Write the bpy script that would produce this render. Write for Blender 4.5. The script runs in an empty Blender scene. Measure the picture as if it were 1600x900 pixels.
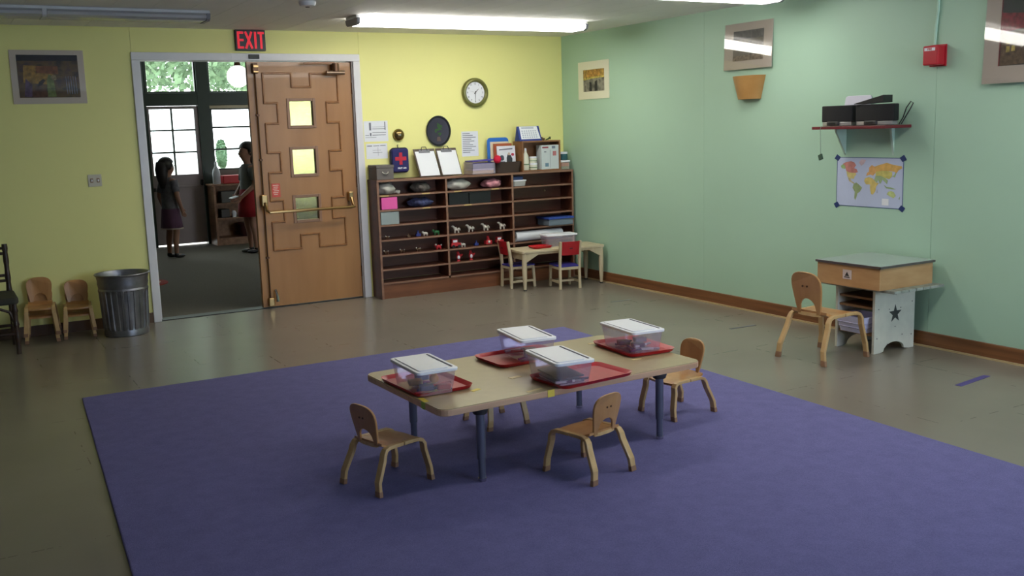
import bpy, bmesh, math, random
from mathutils import Vector, Matrix
random.seed(7)
S = bpy.context.scene
COL = S.collection
R = math.radians
PI = math.pi

# ------------------------------------------------------------------ camera
cam_d = bpy.data.cameras.new('camera'); cam = bpy.data.objects.new('camera', cam_d); COL.objects.link(cam)
S.camera = cam
F_PX, YAW, PITCH, ROLL = 1554.04, R(29.83925), R(9.15886), R(-1.75863)
cam_d.sensor_width = 36.0; cam_d.lens = F_PX / 1600 * 36.0; cam_d.clip_end = 200
_f = Vector((math.sin(YAW)*math.cos(PITCH), math.cos(YAW)*math.cos(PITCH), -math.sin(PITCH)))
_r = Vector((math.cos(YAW), -math.sin(YAW), 0)); _u = _r.cross(_f)
_r2 = math.cos(ROLL)*_r + math.sin(ROLL)*_u; _u2 = -math.sin(ROLL)*_r + math.cos(ROLL)*_u
cam.matrix_world = Matrix(((_r2.x, _u2.x, -_f.x, -5.56013), (_r2.y, _u2.y, -_f.y, -8.55790), (_r2.z, _u2.z, -_f.z, 1.51047), (0, 0, 0, 1)))

# ------------------------------------------------------------------ world, sun, daylight, exposure
LAMP_ON = 15.0         # emission of the lit fluorescent lenses
W = bpy.data.worlds.new('overcast_sky'); S.world = W; W.use_nodes = True
W.node_tree.nodes['Background'].inputs[0].default_value = (0.92, 0.96, 1.0, 1)
W.node_tree.nodes['Background'].inputs[1].default_value = 5.5
sun_d = bpy.data.lights.new('sun', 'SUN'); sun_d.energy = 3.0; sun_d.angle = R(3); sun_d.color = (1, .96, .88)
sun = bpy.data.objects.new('sun', sun_d); COL.objects.link(sun); sun.rotation_euler = (R(28), R(14), 0)
DAY = [((-1.3, -10.93, 1.45), (R(90), 0, 0), 1.9, 1.2, 85.0)]     # daylight coming in at the window behind the camera
for i, (loc, rot, sx, sy, e) in enumerate(DAY):
    ld = bpy.data.lights.new('window_daylight', 'AREA'); ld.shape = 'RECTANGLE'; ld.size = sx; ld.size_y = sy; ld.energy = e; ld.color = (.52, .68, 1.0)
    lo = bpy.data.objects.new('window_daylight', ld); COL.objects.link(lo); lo.location = loc; lo.rotation_euler = rot
V = S.view_settings
V.view_transform = 'Standard'; V.look = 'None'; V.exposure = 0.0; V.gamma = 1.0; V.use_curve_mapping = False

# ------------------------------------------------------------------ materials
def lin(c):
    if isinstance(c, str):
        c = tuple(int(c[i:i+2], 16) / 255 for i in (0, 2, 4))
    else:
        c = tuple(v / 255 for v in c)
    return tuple((v / 12.92) if v <= .04045 else ((v + .055) / 1.055) ** 2.4 for v in c) + (1,)
MATS = {}
def mat(name, col, rough=.5, metal=0, var=.06, scale=8, bump=0, bscale=60, spec=.5, stretch=(1, 1, 1), coat=0, emit=0, ecol=None):
    if name in MATS: return MATS[name]
    m = bpy.data.materials.new(name); m.use_nodes = True; nt = m.node_tree; N = nt.nodes; L = nt.links
    b = N['Principled BSDF']; c = lin(col)
    b.inputs['Roughness'].default_value = rough; b.inputs['Metallic'].default_value = metal
    b.inputs['Specular IOR Level'].default_value = spec; b.inputs['Coat Weight'].default_value = coat
    tc = N.new('ShaderNodeTexCoord'); mp = N.new('ShaderNodeMapping'); mp.inputs['Scale'].default_value = stretch
    L.new(tc.outputs['Object'], mp.inputs[0])
    nz = N.new('ShaderNodeTexNoise'); nz.inputs['Scale'].default_value = scale; nz.inputs['Detail'].default_value = 5
    L.new(mp.outputs[0], nz.inputs['Vector'])
    rp = N.new('ShaderNodeValToRGB')
    rp.color_ramp.elements[0].position = .3; rp.color_ramp.elements[1].position = .7
    rp.color_ramp.elements[0].color = tuple(v * (1 - var) for v in c[:3]) + (1,)
    rp.color_ramp.elements[1].color = tuple(min(1, v * (1 + var)) for v in c[:3]) + (1,)
    L.new(nz.outputs['Fac'], rp.inputs[0]); L.new(rp.outputs[0], b.inputs['Base Color'])
    if bump:
        n2 = N.new('ShaderNodeTexNoise'); n2.inputs['Scale'].default_value = bscale; n2.inputs['Detail'].default_value = 3
        L.new(mp.outputs[0], n2.inputs['Vector'])
        bp = N.new('ShaderNodeBump'); bp.inputs['Strength'].default_value = bump; bp.inputs['Distance'].default_value = .01
        L.new(n2.outputs['Fac'], bp.inputs['Height']); L.new(bp.outputs[0], b.inputs['Normal'])
    if emit:
        b.inputs['Emission Color'].default_value = lin(ecol or col); b.inputs['Emission Strength'].default_value = emit
    MATS[name] = m
    return m
def wood(name, col, dark, rough=.45, stretch=(18, 2, 18), coat=.1):
    if name in MATS: return MATS[name]
    m = mat(name, col, rough, var=.1, scale=1.2, stretch=stretch, coat=coat)
    nt = m.node_tree; N = nt.nodes; L = nt.links
    rp = [n for n in N if n.type == 'VALTORGB'][0]
    rp.color_ramp.elements[0].color = lin(dark); rp.color_ramp.elements[1].color = lin(col)
    return m
def thin_clear(name, tint, glossy=.06, cloud=.15, rough=.05):
    # thin see-through sheet: mostly transparent, a little gloss, a little milky scatter
    if name in MATS: return MATS[name]
    m = bpy.data.materials.new(name); m.use_nodes = True; nt = m.node_tree; N = nt.nodes; L = nt.links
    for n in list(N):
        if n.type != 'OUTPUT_MATERIAL': N.remove(n)
    out = [n for n in N if n.type == 'OUTPUT_MATERIAL'][0]
    tr = N.new('ShaderNodeBsdfTransparent'); tr.inputs[0].default_value = lin(tint)
    gl = N.new('ShaderNodeBsdfGlossy'); gl.inputs['Roughness'].default_value = rough
    df = N.new('ShaderNodeBsdfDiffuse'); df.inputs[0].default_value = lin(tint)
    lw = N.new('ShaderNodeLayerWeight'); lw.inputs[0].default_value = .5      # facing angle, same from both sides of the sheet
    pw = N.new('ShaderNodeMath'); pw.operation = 'POWER'; pw.inputs[1].default_value = 4.0; L.new(lw.outputs['Facing'], pw.inputs[0])
    fr = N.new('ShaderNodeMath'); fr.operation = 'MULTIPLY_ADD'; fr.inputs[1].default_value = .7; fr.inputs[2].default_value = glossy; L.new(pw.outputs[0], fr.inputs[0])
    m1 = N.new('ShaderNodeMixShader'); m1.inputs[0].default_value = cloud
    L.new(tr.outputs[0], m1.inputs[1]); L.new(df.outputs[0], m1.inputs[2])
    m2 = N.new('ShaderNodeMixShader'); L.new(fr.outputs[0], m2.inputs[0])
    L.new(m1.outputs[0], m2.inputs[1]); L.new(gl.outputs[0], m2.inputs[2]); L.new(m2.outputs[0], out.inputs[0])
    MATS[name] = m
    return m
def glow(name, col, strength):
    if name in MATS: return MATS[name]
    m = bpy.data.materials.new(name); m.use_nodes = True; nt = m.node_tree
    b = nt.nodes['Principled BSDF']; b.inputs['Base Color'].default_value = (.8, .8, .8, 1)
    b.inputs['Emission Color'].default_value = lin(col); b.inputs['Emission Strength'].default_value = strength
    MATS[name] = m
    return m

M_YEL = mat('yellow_wall_paint', (242, 238, 156), .55, var=.015, scale=1.5, bump=.03, bscale=120)
M_GRN = mat('green_wall_paint', (173, 207, 183), .5, var=.02, scale=1.2, bump=.03, bscale=120)
M_PLAIN = mat('plain_wall_paint', (190, 186, 172), .6, var=.02, scale=1.5)
M_CEIL = mat('ceiling_paint', (238, 236, 232), .7, var=.02, scale=2, bump=.1, bscale=200)
M_WHITE = mat('white_paint', (226, 224, 226), .35, var=.02)
M_DGREEN = mat('dark_green_paint', (40, 58, 48), .4, var=.08)
M_BASE = wood('baseboard_wood', (140, 92, 56), (106, 66, 38), .4, stretch=(6, 1.2, 30))
M_DOOR = wood('door_birch', (180, 130, 78), (164, 114, 64), .38, stretch=(5, 5, .8), coat=.2)
M_MOLD = wood('door_molding', (166, 112, 58), (140, 90, 44), .4)
M_SHELF = wood('dark_bookcase_wood', (106, 58, 38), (80, 42, 26), .4, stretch=(2, 16, 16))
M_EDGE = wood('bookcase_lit_edge_wood', (150, 112, 90), (126, 90, 70), .45, stretch=(2, 16, 16))  # worn edges; stronger light on the shelf fronts is mixed into this colour
M_KICK = wood('bookcase_kick_wood', (130, 80, 50), (104, 60, 36), .4, stretch=(2, 16, 16))
M_CHAIR = wood('bentwood_birch', (196, 146, 92), (176, 124, 74), .36, stretch=(14, 14, 2), coat=.25)
M_CHAIRE = wood('bentwood_edge', (214, 178, 124), (190, 150, 98), .4, stretch=(20, 20, 3), coat=.2)
M_CAPF = mat('worn_leg_tip', (150, 112, 84), .6, var=.15)
M_TTOP = mat('table_laminate', (180, 161, 124), .3, var=.04, scale=20)
M_TEDGE = wood('table_edge_wood', (214, 174, 142), (198, 156, 124), .4, stretch=(3, 30, 30))
M_STEEL = mat('grey_painted_steel', (116, 119, 136), .3, metal=.6, var=.05)
M_CHROME = mat('chrome', (205, 205, 205), .18, metal=1, var=.02)
M_BRASS = mat('worn_brass', (176, 146, 100), .28, metal=1, var=.1, scale=30)
M_BRONZE = mat('dark_bronze', (104, 76, 58), .4, metal=.7, var=.1)
M_BLACK = mat('black_plastic', (22, 22, 24), .4, var=.1)
M_DGREY = mat('dark_grey_plastic', (58, 56, 54), .5, var=.08)
M_RED = mat('red_tray_plastic', (196, 26, 38), .34, var=.05, coat=.1)
M_LID = mat('white_lid_plastic', (244, 244, 250), .4, var=.015)
M_CLEAR = thin_clear('clear_tub_plastic', (246, 240, 250), cloud=.2)
M_GLASS = thin_clear('window_glass', (245, 250, 248), cloud=.0, rough=.0)
M_PICGLASS = thin_clear('picture_glass', (250, 250, 250), cloud=.0, rough=.03)
M_PAPER = mat('white_paper', (232, 234, 240), .7, var=.01)
M_INK = mat('grey_print_ink', (120, 122, 134), .8, var=.05)
M_GALV = mat('galvanized_steel', (140, 140, 146), .38, metal=.85, var=.25, scale=9)
M_TAPEY = mat('yellow_tape', (236, 212, 84), .5, var=.04)
M_TAPEP = mat('pale_tape', (226, 204, 150), .5, var=.04)

# ------------------------------------------------------------------ mesh builder
class MB:
    def __init__(s, off=(0, 0, 0)):
        s.off = Vector(off); s.v = []; s.f = []; s.mi = []; s.m = 0
    def vert(s, p): s.v.append(Vector(p) - s.off); return len(s.v) - 1
    def face(s, idx): s.f.append(tuple(idx)); s.mi.append(s.m)
    def box(s, x0, y0, z0, x1, y1, z1, front=None):
        a, b, c = sorted((x0, x1)), sorted((y0, y1)), sorted((z0, z1))
        i = [s.vert((a[k & 1], b[k >> 1 & 1], c[k >> 2 & 1])) for k in range(8)]
        for q in ((0, 2, 3, 1), (4, 5, 7, 6), (0, 1, 5, 4), (2, 6, 7, 3), (0, 4, 6, 2), (1, 3, 7, 5)): s.face([i[k] for k in q])
        if front is not None: s.mi[-4] = front            # face towards -y
        return s
    def obox(s, c, ax, ay, az):          # box from centre and three half-axis vectors
        c = Vector(c); ax = Vector(ax); ay = Vector(ay); az = Vector(az)
        i = [s.vert(c + (ax if k & 1 else -ax) + (ay if k & 2 else -ay) + (az if k & 4 else -az)) for k in range(8)]
        for q in ((0, 2, 3, 1), (4, 5, 7, 6), (0, 1, 5, 4), (2, 6, 7, 3), (0, 4, 6, 2), (1, 3, 7, 5)): s.face([i[k] for k in q])
        return s
    def prism(s, poly, fn, a, b):        # poly of (u,v); fn(u,v,w)->xyz
        n = len(poly)
        A = [s.vert(fn(u, v, a)) for u, v in poly]; B = [s.vert(fn(u, v, b)) for u, v in poly]
        s.face(A[::-1]); s.face(B)
        for k in range(n): s.face((A[k], A[(k+1) % n], B[(k+1) % n], B[k]))
        return s
    def prz(s, poly, z0, z1): return s.prism(poly, lambda u, v, w: (u, v, w), z0, z1)
    def pry(s, poly, y0, y1): return s.prism(poly, lambda u, v, w: (u, w, v), y0, y1)
    def prx(s, poly, x0, x1): return s.prism(poly, lambda u, v, w: (w, u, v), x0, x1)
    def flat(s, pts): s.face([s.vert(p) for p in pts]); return s
    def cyl(s, p0, p1, r0, r1=None, n=16, caps=True):
        p0 = Vector(p0); p1 = Vector(p1); r1 = r0 if r1 is None else r1
        d = (p1 - p0).normalized(); a = d.orthogonal().normalized(); b = d.cross(a)
        A = [s.vert(p0 + (a*math.cos(t) + b*math.sin(t))*r0) for t in (2*PI*k/n for k in range(n))]
        B = [s.vert(p1 + (a*math.cos(t) + b*math.sin(t))*r1) for t in (2*PI*k/n for k in range(n))]
        for k in range(n): s.face((A[k], A[(k+1) % n], B[(k+1) % n], B[k]))
        if caps: s.face(A[::-1]); s.face(B)
        return s
    def tube(s, pts, r, n=8):
        pts = [Vector(p) for p in pts]; rings = []
        a = None
        for k, p in enumerate(pts):
            d = (pts[min(k+1, len(pts)-1)] - pts[max(k-1, 0)]).normalized()
            a = d.orthogonal().normalized() if a is None else (a - d*a.dot(d)).normalized()
            b = d.cross(a); rr = r[k] if isinstance(r, (list, tuple)) else r
            rings.append([s.vert(p + (a*math.cos(t) + b*math.sin(t))*rr) for t in (2*PI*j/n for j in range(n))])
        for A, B in zip(rings, rings[1:]):
            for j in range(n): s.face((A[j], A[(j+1) % n], B[(j+1) % n], B[j]))
        s.face(rings[0][::-1]); s.face(rings[-1]); return s
    def strip(s, pts, w, t, side=(1, 0, 0)):   # bent flat bar: width w along side, thickness t across
        pts = [Vector(p) for p in pts]; sd = Vector(side).normalized(); rings = []
        for k, p in enumerate(pts):
            d = (pts[min(k+1, len(pts)-1)] - pts[max(k-1, 0)]).normalized(); nn = d.cross(sd).normalized()
            ww = w[k] if isinstance(w, (list, tuple)) else w
            rings.append([s.vert(p + sd*a*ww/2 + nn*b*t/2) for a, b in ((-1, -1), (1, -1), (1, 1), (-1, 1))])
        for A, B in zip(rings, rings[1:]):
            for j in range(4): s.face((A[j], A[(j+1) % 4], B[(j+1) % 4], B[j]))
        s.face(rings[0][::-1]); s.face(rings[-1]); return s
    def lathe(s, prof, c=(0, 0, 0), n=24, sx=1, sy=1):
        c = Vector(c); rings = []
        for r, z in prof:
            rings.append([s.vert(c + Vector((r*sx*math.cos(t), r*sy*math.sin(t), z))) for t in (2*PI*k/n for k in range(n))])
        for A, B in zip(rings, rings[1:]):
            for k in range(n): s.face((A[k], A[(k+1) % n], B[(k+1) % n], B[k]))
        s.face(rings[0][::-1]); s.face(rings[-1]); return s
    def ball(s, c, rx, ry=None, rz=None, n=12, m=8, wob=0):
        ry = rx if ry is None else ry; rz = rx if rz is None else rz; c = Vector(c)
        top = s.vert(c + Vector((0, 0, rz))); bot = s.vert(c - Vector((0, 0, rz))); rows = []
        for i in range(1, m):
            p = PI*i/m; row = []
            for k in range(n):
                t = 2*PI*k/n; g = 1 + (random.uniform(-wob, wob) if wob else 0)
                row.append(s.vert(c + Vector((rx*math.sin(p)*math.cos(t)*g, ry*math.sin(p)*math.sin(t)*g, rz*math.cos(p)*g))))
            rows.append(row)
        for k in range(n):
            s.face((top, rows[0][k], rows[0][(k+1) % n])); s.face((bot, rows[-1][(k+1) % n], rows[-1][k]))
        for A, B in zip(rows, rows[1:]):
            for k in range(n): s.face((A[k], B[k], B[(k+1) % n], A[(k+1) % n]))
        return s
    def shear(s, fn, a=0):
        for k in range(a, len(s.v)): s.v[k] = Vector(fn(*s.v[k]))
        return s
    def build(s, name, m, parent=None, bevel=0, seg=2, smooth=False, sub=0, ang=35):
        me = bpy.data.meshes.new(name); me.from_pydata([tuple(v) for v in s.v], [], s.f)
        for x in (m if isinstance(m, (list, tuple)) else [m]): me.materials.append(x)
        for p, i in zip(me.polygons, s.mi): p.material_index = i
        bm = bmesh.new(); bm.from_mesh(me); bmesh.ops.recalc_face_normals(bm, faces=bm.faces); bm.to_mesh(me); bm.free()
        o = bpy.data.objects.new(name, me); COL.objects.link(o)
        if parent: o.parent = parent
        else: o.location = s.off
        if smooth or sub:
            for p in me.polygons: p.use_smooth = True
            if not sub: me.set_sharp_from_angle(angle=R(ang))
        if bevel:
            b = o.modifiers.new('bevel', 'BEVEL'); b.width = bevel; b.segments = seg; b.limit_method = 'ANGLE'; b.angle_limit = R(40)
        if sub:
            q = o.modifiers.new('sub', 'SUBSURF'); q.levels = sub; q.render_levels = sub
        return o

def rrect(cx, cy, w, h, r, n=5):
    P = []
    for sx, sy, a0 in ((1, 1, 0), (-1, 1, 90), (-1, -1, 180), (1, -1, 270)):
        for k in range(n+1):
            a = R(a0 + 90*k/n); P.append((cx + sx*(w/2 - r) + r*math.cos(a), cy + sy*(h/2 - r) + r*math.sin(a)))
    return P
def tag(o, label, cat, group=None):
    o['label'] = label; o['category'] = cat
    if group: o['group'] = group
    return o
def thing(name, label, cat, loc=(0, 0, 0), rz=0, group=None, scale=1):
    o = bpy.data.objects.new(name, None); COL.objects.link(o); o.empty_display_size = .1
    o.location = loc; o.rotation_euler = (0, 0, rz); o.scale = (scale,)*3
    return tag(o, label, cat, group)
def struct(o): o['kind'] = 'structure'; return o
def dup(root, loc, rz=0, label=None, group=None, scale=None):
    def cp(o, par):
        c = o.copy(); COL.objects.link(c); c.parent = par
        for ch in o.children: cp(ch, c)
        return c
    r = cp(root, None); r.location = loc; r.rotation_euler = (0, 0, rz)
    if scale: r.scale = (scale,)*3
    if label: r['label'] = label
    if group: r['group'] = group
    return r
def text_into(mb, txt, size, fn, depth=.001, bold=0):
    # lettering outline from the built-in font, laid through fn(u,v,w)
    cu = bpy.data.curves.new('lettering', 'FONT'); cu.body = txt; cu.size = size; cu.align_x = 'CENTER'; cu.align_y = 'CENTER'; cu.extrude = depth/2; cu.offset = bold
    o = bpy.data.objects.new('lettering', cu); COL.objects.link(o)
    dg = bpy.context.evaluated_depsgraph_get(); me = bpy.data.meshes.new_from_object(o.evaluated_get(dg))
    base = len(mb.v)
    for v in me.vertices: mb.vert(fn(v.co.x, v.co.y, v.co.z))
    for p in me.polygons: mb.face([base + i for i in p.vertices])
    bpy.data.objects.remove(o); bpy.data.curves.remove(cu); bpy.data.meshes.remove(me)
    return mb

H = 2.39
# ================================================================== STRUCTURE: main room
def m_floor():
    m = mat('floor_vinyl', (130, 122, 111), .25, var=.07, scale=1.1, bump=.04, bscale=30, spec=.5)
    nt = m.node_tree; N = nt.nodes; L = nt.links; b = N['Principled BSDF']
    rp = [n for n in N if n.type == 'VALTORGB'][0]
    tc = [n for n in N if n.type == 'TEX_COORD'][0]
    br = N.new('ShaderNodeTexBrick'); br.offset = .5; br.inputs['Scale'].default_value = 1
    br.inputs['Brick Width'].default_value = .92; br.inputs['Row Height'].default_value = .92; br.inputs['Mortar Size'].default_value = .004; br.inputs['Mortar Smooth'].default_value = .6
    br.inputs['Color1'].default_value = br.inputs['Color2'].default_value = (0, 0, 0, 1); br.inputs['Mortar'].default_value = (1, 1, 1, 1)
    L.new(tc.outputs['Object'], br.inputs['Vector'])
    nz = N.new('ShaderNodeTexNoise'); nz.inputs['Scale'].default_value = 14; L.new(tc.outputs['Object'], nz.inputs['Vector'])
    th = N.new('ShaderNodeMath'); th.operation = 'GREATER_THAN'; th.inputs[1].default_value = .54; L.new(nz.outputs['Fac'], th.inputs[0])
    mu = N.new('ShaderNodeMath'); mu.operation = 'MULTIPLY'; L.new(br.outputs['Color'], mu.inputs[0]); L.new(th.outputs[0], mu.inputs[1])
    mu2 = N.new('ShaderNodeMath'); mu2.operation = 'MULTIPLY'; mu2.inputs[1].default_value = .55; L.new(mu.outputs[0], mu2.inputs[0])
    mx = N.new('ShaderNodeMixRGB'); L.new(mu2.outputs[0], mx.inputs[0]); L.new(rp.outputs[0], mx.inputs[1]); mx.inputs[2].default_value = lin((66, 60, 52))
    L.new(mx.outputs[0], b.inputs['Base Color'])
    return m
M_FLOOR = m_floor()
struct(MB().box(-8.6, -11.1, -.1, .1, .06, 0).build('floor', M_FLOOR))

ce = struct(MB().box(-8.6, -11.1, H+.012, .1, .1, H+.1).build('ceiling', M_CEIL))
plank = None
for k in range(33):
    x1 = -.26*k; x0 = x1 - .26
    if plank is None:
        plank = MB().box(x0+.0012, -11, H, x1-.0012, 0, H+.011).build('plank', M_CEIL, ce)
    else:
        q = plank.copy(); COL.objects.link(q); q.parent = ce; q.location = (x1, 0, 0)

DL, DR, DT = -4.036, -2.223, 2.135        # doorway inner edges
wb = struct(MB().box(-8.6, .012, 0, DL-.03, .14, H).box(DR+.03, .012, 0, .1, .14, H).box(DL-.03, .012, DT+.03, DR+.03, .14, H).build('wall_back', M_YEL))
g = .0012
for x0, x1, z0 in ((-8.6, -6.53, 0), (-6.53, -4.09, 0), (-4.09, -2.155, DT+.03), (-2.155, 0, 0)):
    MB().box(x0+g, 0, z0, x1-g, .0115, H).build('panel', M_YEL, wb)
wr = struct(MB().box(.012, -11.1, 0, .14, 0, H).build('wall_right', M_GRN))
for y0, y1 in ((-2.14, 0), (-4.35, -2.14), (-6.56, -4.35), (-8.8, -6.56), (-11.1, -8.8)):
    MB().box(0, y0+g, 0, .0115, y1-g, H).build('panel', M_GRN, wr)
struct(MB().box(-8.7, -11.1, 0, -8.6, .1, H).build('wall_left', M_PLAIN))
wf = struct(MB().box(-8.6, -11.1, 0, -2.3, -11, H).box(-.3, -11.1, 0, 0, -11, H).box(-2.3, -11.1, 0, -.3, -11, .8).box(-2.3, -11.1, 2.1, -.3, -11, H).build('wall_front', M_PLAIN))
w1 = struct(MB().box(-2.3, -11.05, .8, -2.24, -11, 2.1).box(-.36, -11.05, .8, -.3, -11, 2.1).box(-2.24, -11.05, .8, -.36, -11, .86).box(-2.24, -11.05, 2.04, -.36, -11, 2.1).box(-1.33, -11.05, .86, -1.27, -11, 2.04).build('window_1', M_WHITE))
MB().box(-2.24, -11.04, .86, -1.33, -11.035, 2.04).build('pane', M_GLASS, w1)
MB().box(-1.27, -11.04, .86, -.36, -11.035, 2.04).build('pane', M_GLASS, w1)
bb = struct(MB().box(-.018, -11, .012, 0, -.0, .1).build('baseboard_right', M_BASE, bevel=.004))
MB().box(-.024, -11, 0, 0, 0, .012).build('shoe_strip', mat('pale_base_strip', (196, 172, 128), .5), bb)
struct(MB().box(-8.6, -.014, 0, DL-.064, 0, .085).build('baseboard_back', mat('dark_baseboard', (98, 72, 52), .5), bevel=.003))

# doorway frame
fr = thing_frame = bpy.data.objects.new('trim_1', None); COL.objects.link(fr); fr.location = ((DL+DR)/2, 0, 0); struct(fr)
o = fr.location
MB(o).box(DL-.062, -.018, 0, DL, .16, DT).build('jamb', M_WHITE, fr, bevel=.004)
MB(o).box(DR, -.018, 0, DR+.066, .16, DT).build('jamb', M_WHITE, fr, bevel=.004)
MB(o).box(DL-.062, -.018, DT, DR+.066, .16, DT+.062).build('head', M_WHITE, fr, bevel=.004)
MB(o).box(DL, .07, 0, DL+.02, .1, DT).build('stop', M_WHITE, fr)
MB(o).box(DR-.012, .0, 0, DR, .062, DT).build('stop', mat('grey_trim', (150, 142, 140), .5), fr)
MB(o).box(DL, .01, -.004, DR, .14, .006).build('threshold', mat('dark_threshold', (52, 50, 46), .4, metal=.4), fr)

# ------------------------------------------------------------------ door leaf (right half, shut)
LX0, LX1 = -3.165, -2.237; LC = (LX0+LX1)/2
door = bpy.data.objects.new('door_1', None); COL.objects.link(door); door.location = (LC, .02, 0); struct(door); o = door.location
ws = ((1.43+.13, 1.82), (1.137, 1.402), (.733, .98))
sl = MB(o)
xs = (-2.842, -2.582)
sl.box(LX0, .02, .012, xs[0], .065, 2.128); sl.box(xs[1], .02, .012, LX1, .065, 2.128)
zz = [.012] + [v for w in sorted(ws) for v in w] + [2.128]
for k in range(0, 8, 2): sl.box(xs[0], .02, zz[k], xs[1], .065, zz[k+1])
sl.build('leaf', M_DOOR, door)
M_WFR = mat('worn_window_frame', (150, 112, 84), .4, var=.08)
M_OBS = mat('obscure_wired_glass', (232, 230, 152), .12, var=.08, scale=60, bump=.2, bscale=160)
nt = M_OBS.node_tree; M_OBS.node_tree.nodes['Principled BSDF'].inputs['Transmission Weight'].default_value = 1.0
for z0, z1 in ws:
    m = MB(o)
    t = .026
    m.box(xs[0], .012, z0, xs[0]+t, .07, z1).box(xs[1]-t, .012, z0, xs[1], .07, z1).box(xs[0]+t, .012, z0, xs[1]-t, .07, z0+t).box(xs[0]+t, .012, z1-t, xs[1]-t, .07, z1)
    f = m.build('vision_frame', M_WFR, door, bevel=.003)
    MB(o).box(xs[0]+t, .044, z0+t, xs[1]-t, .05, z1-t).build('pane', M_OBS, f)
A, B, C2 = .335, .223, .085
half = [(C2, 2.028), (A, 2.032), (A, 1.781), (B, 1.781), (B, 1.606), (A, 1.606), (A, 1.356), (B, 1.356), (B, 1.183), (A, 1.183), (A, .94), (B, .94), (B, .755), (A, .755), (A, .508), (C2, .508), (C2, .629)]
loop = [(C2, 1.915)] + half
loop = [(LC+x, z) for x, z in loop] + [(LC-x, z) for x, z in reversed(loop)]
w = .009
for (xa, za), (xb, zb) in zip(loop, loop[1:] + loop[:1]):
    if abs(xa-xb) > abs(za-zb): q = MB(o).box(min(xa, xb)-w, .009, za-w, max(xa, xb)+w, .02, za+w)
    else: q = MB(o).box(xa-w, .0095, min(za, zb)-w, xa+w, .02, max(za, zb)+w)
    q.build('molding', M_MOLD, door, bevel=.005, seg=1)
# panic hardware
rx = -3.103
MB(o).tube([(rx, .004, .09), (rx, .004, .9)], .007).build('latch_rod', M_BRONZE, door, smooth=True)
MB(o).tube([(rx, .004, .99), (rx, .004, 2.04)], .007).build('latch_rod', M_BRONZE, door, smooth=True)
for z in (.45, 1.3, 1.68): MB(o).box(rx-.014, -.004, z-.008, rx+.014, .02, z+.008).build('rod_guide', M_BRONZE, door, bevel=.002)
l = MB(o).box(rx-.024, -.014, 2.03, rx+.024, .02, 2.115).build('top_latch', M_BRONZE, door, bevel=.006)
MB(o).box(rx-.02, -.026, 2.078, rx+.026, -.012, 2.1).build('latch_plate', M_BRASS, l, bevel=.003)
MB(o).box(rx-.02, -.026, 2.036, rx+.026, -.012, 2.052).build('latch_plate', M_BRASS, l, bevel=.003)
MB(o).box(rx-.022, -.022, .02, rx+.03, .02, .095).build('bottom_latch', M_BRASS, door, bevel=.008)
MB(o).tube([(-3.055, .0, .16), (-3.052, -.03, .12), (-3.05, -.035, .06)], [.012, .011, .016]).build('door_stop', M_CHROME, door, smooth=True)
hz = MB(o).box(rx-.028, -.03, .9, rx+.026, .02, 1.0).build('bar_housing', M_BRASS, door, bevel=.008)
hz2 = MB(o).box(-2.335, -.03, .9, -2.289, .02, .985).build('bar_housing', M_BRASS, door, bevel=.008)
MB(o).tube([(rx, -.03, .93), (rx, -.07, .87), (rx+.02, -.085, .85), (-2.9, -.088, .85), (-2.33, -.088, .85), (-2.31, -.085, .852), (-2.312, -.06, .88), (-2.312, -.03, .93)], .0125, 10).build('crash_bar', M_BRASS, door, smooth=True)
cl = MB(o).cyl((-2.40, -.045, 2.045), (-2.40, -.045, 2.115), .03, .03, 16).build('closer_body', M_BRONZE, door, smooth=True)
MB(o).cyl((-2.485, -.045, 2.035), (-2.32, -.045, 2.035), .02, .02, 14).build('closer_cylinder', mat('closer_metal', (150, 128, 110), .3, metal=.8), cl, smooth=True)
MB(o).box(-2.42, -.04, 2.05, -2.36, .02, 2.11).build('closer_plate', M_BRONZE, cl)
MB(o).obox((-2.55, -.05, 2.118), (.14, .0, .002), (0, .012, 0), (0, 0, .006)).build('closer_arm', M_BRONZE, cl)
sg = MB(o).box(-3.022, .017, .972, -2.948, .0195, 1.09).build('notice', mat('red_notice_paper', (226, 96, 84), .6, var=.12, scale=40), door)
m = MB(o)
for k in range(6): m.box(-3.012+.006*(k % 2), .0155, 1.072-.016*k, -2.96-.006*(k % 3), .0168, 1.079-.016*k)
m.build('print', mat('notice_print', (240, 210, 196), .7), sg)
for z in (.25, 1.07, 1.9): MB(o).cyl((-2.232, .012, z-.05), (-2.232, .012, z+.05), .008, .008, 10).build('hinge', M_BRONZE, door, smooth=True)

# ================================================================== HALL beyond the doorway
HY = 5.9
M_CARPET = mat('hall_carpet', (98, 93, 80), .95, var=.12, scale=60, bump=.3, bscale=400)
M_HALLW = mat('hall_wall_paint', (112, 112, 106), .6, var=.04)
struct(MB().box(-5.2, .06, -.1, 1.2, HY+.1, 0).build('floor_hall', M_CARPET))
struct(MB().box(-5.2, .14, 2.95, 1.2, HY+.1, 3.05).build('ceiling_hall', M_CEIL))
struct(MB().box(-5.3, .14, 0, -5.2, HY+.1, 3.05).build('wall_hall_left', M_HALLW))
struct(MB().box(1.2, .14, 0, 1.3, HY+.1, 3.05).build('wall_hall_right', M_HALLW))
struct(MB().box(-5.2, .14, H, 1.2, .2, 2.95).build('wall_hall_front', M_HALLW))
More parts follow.
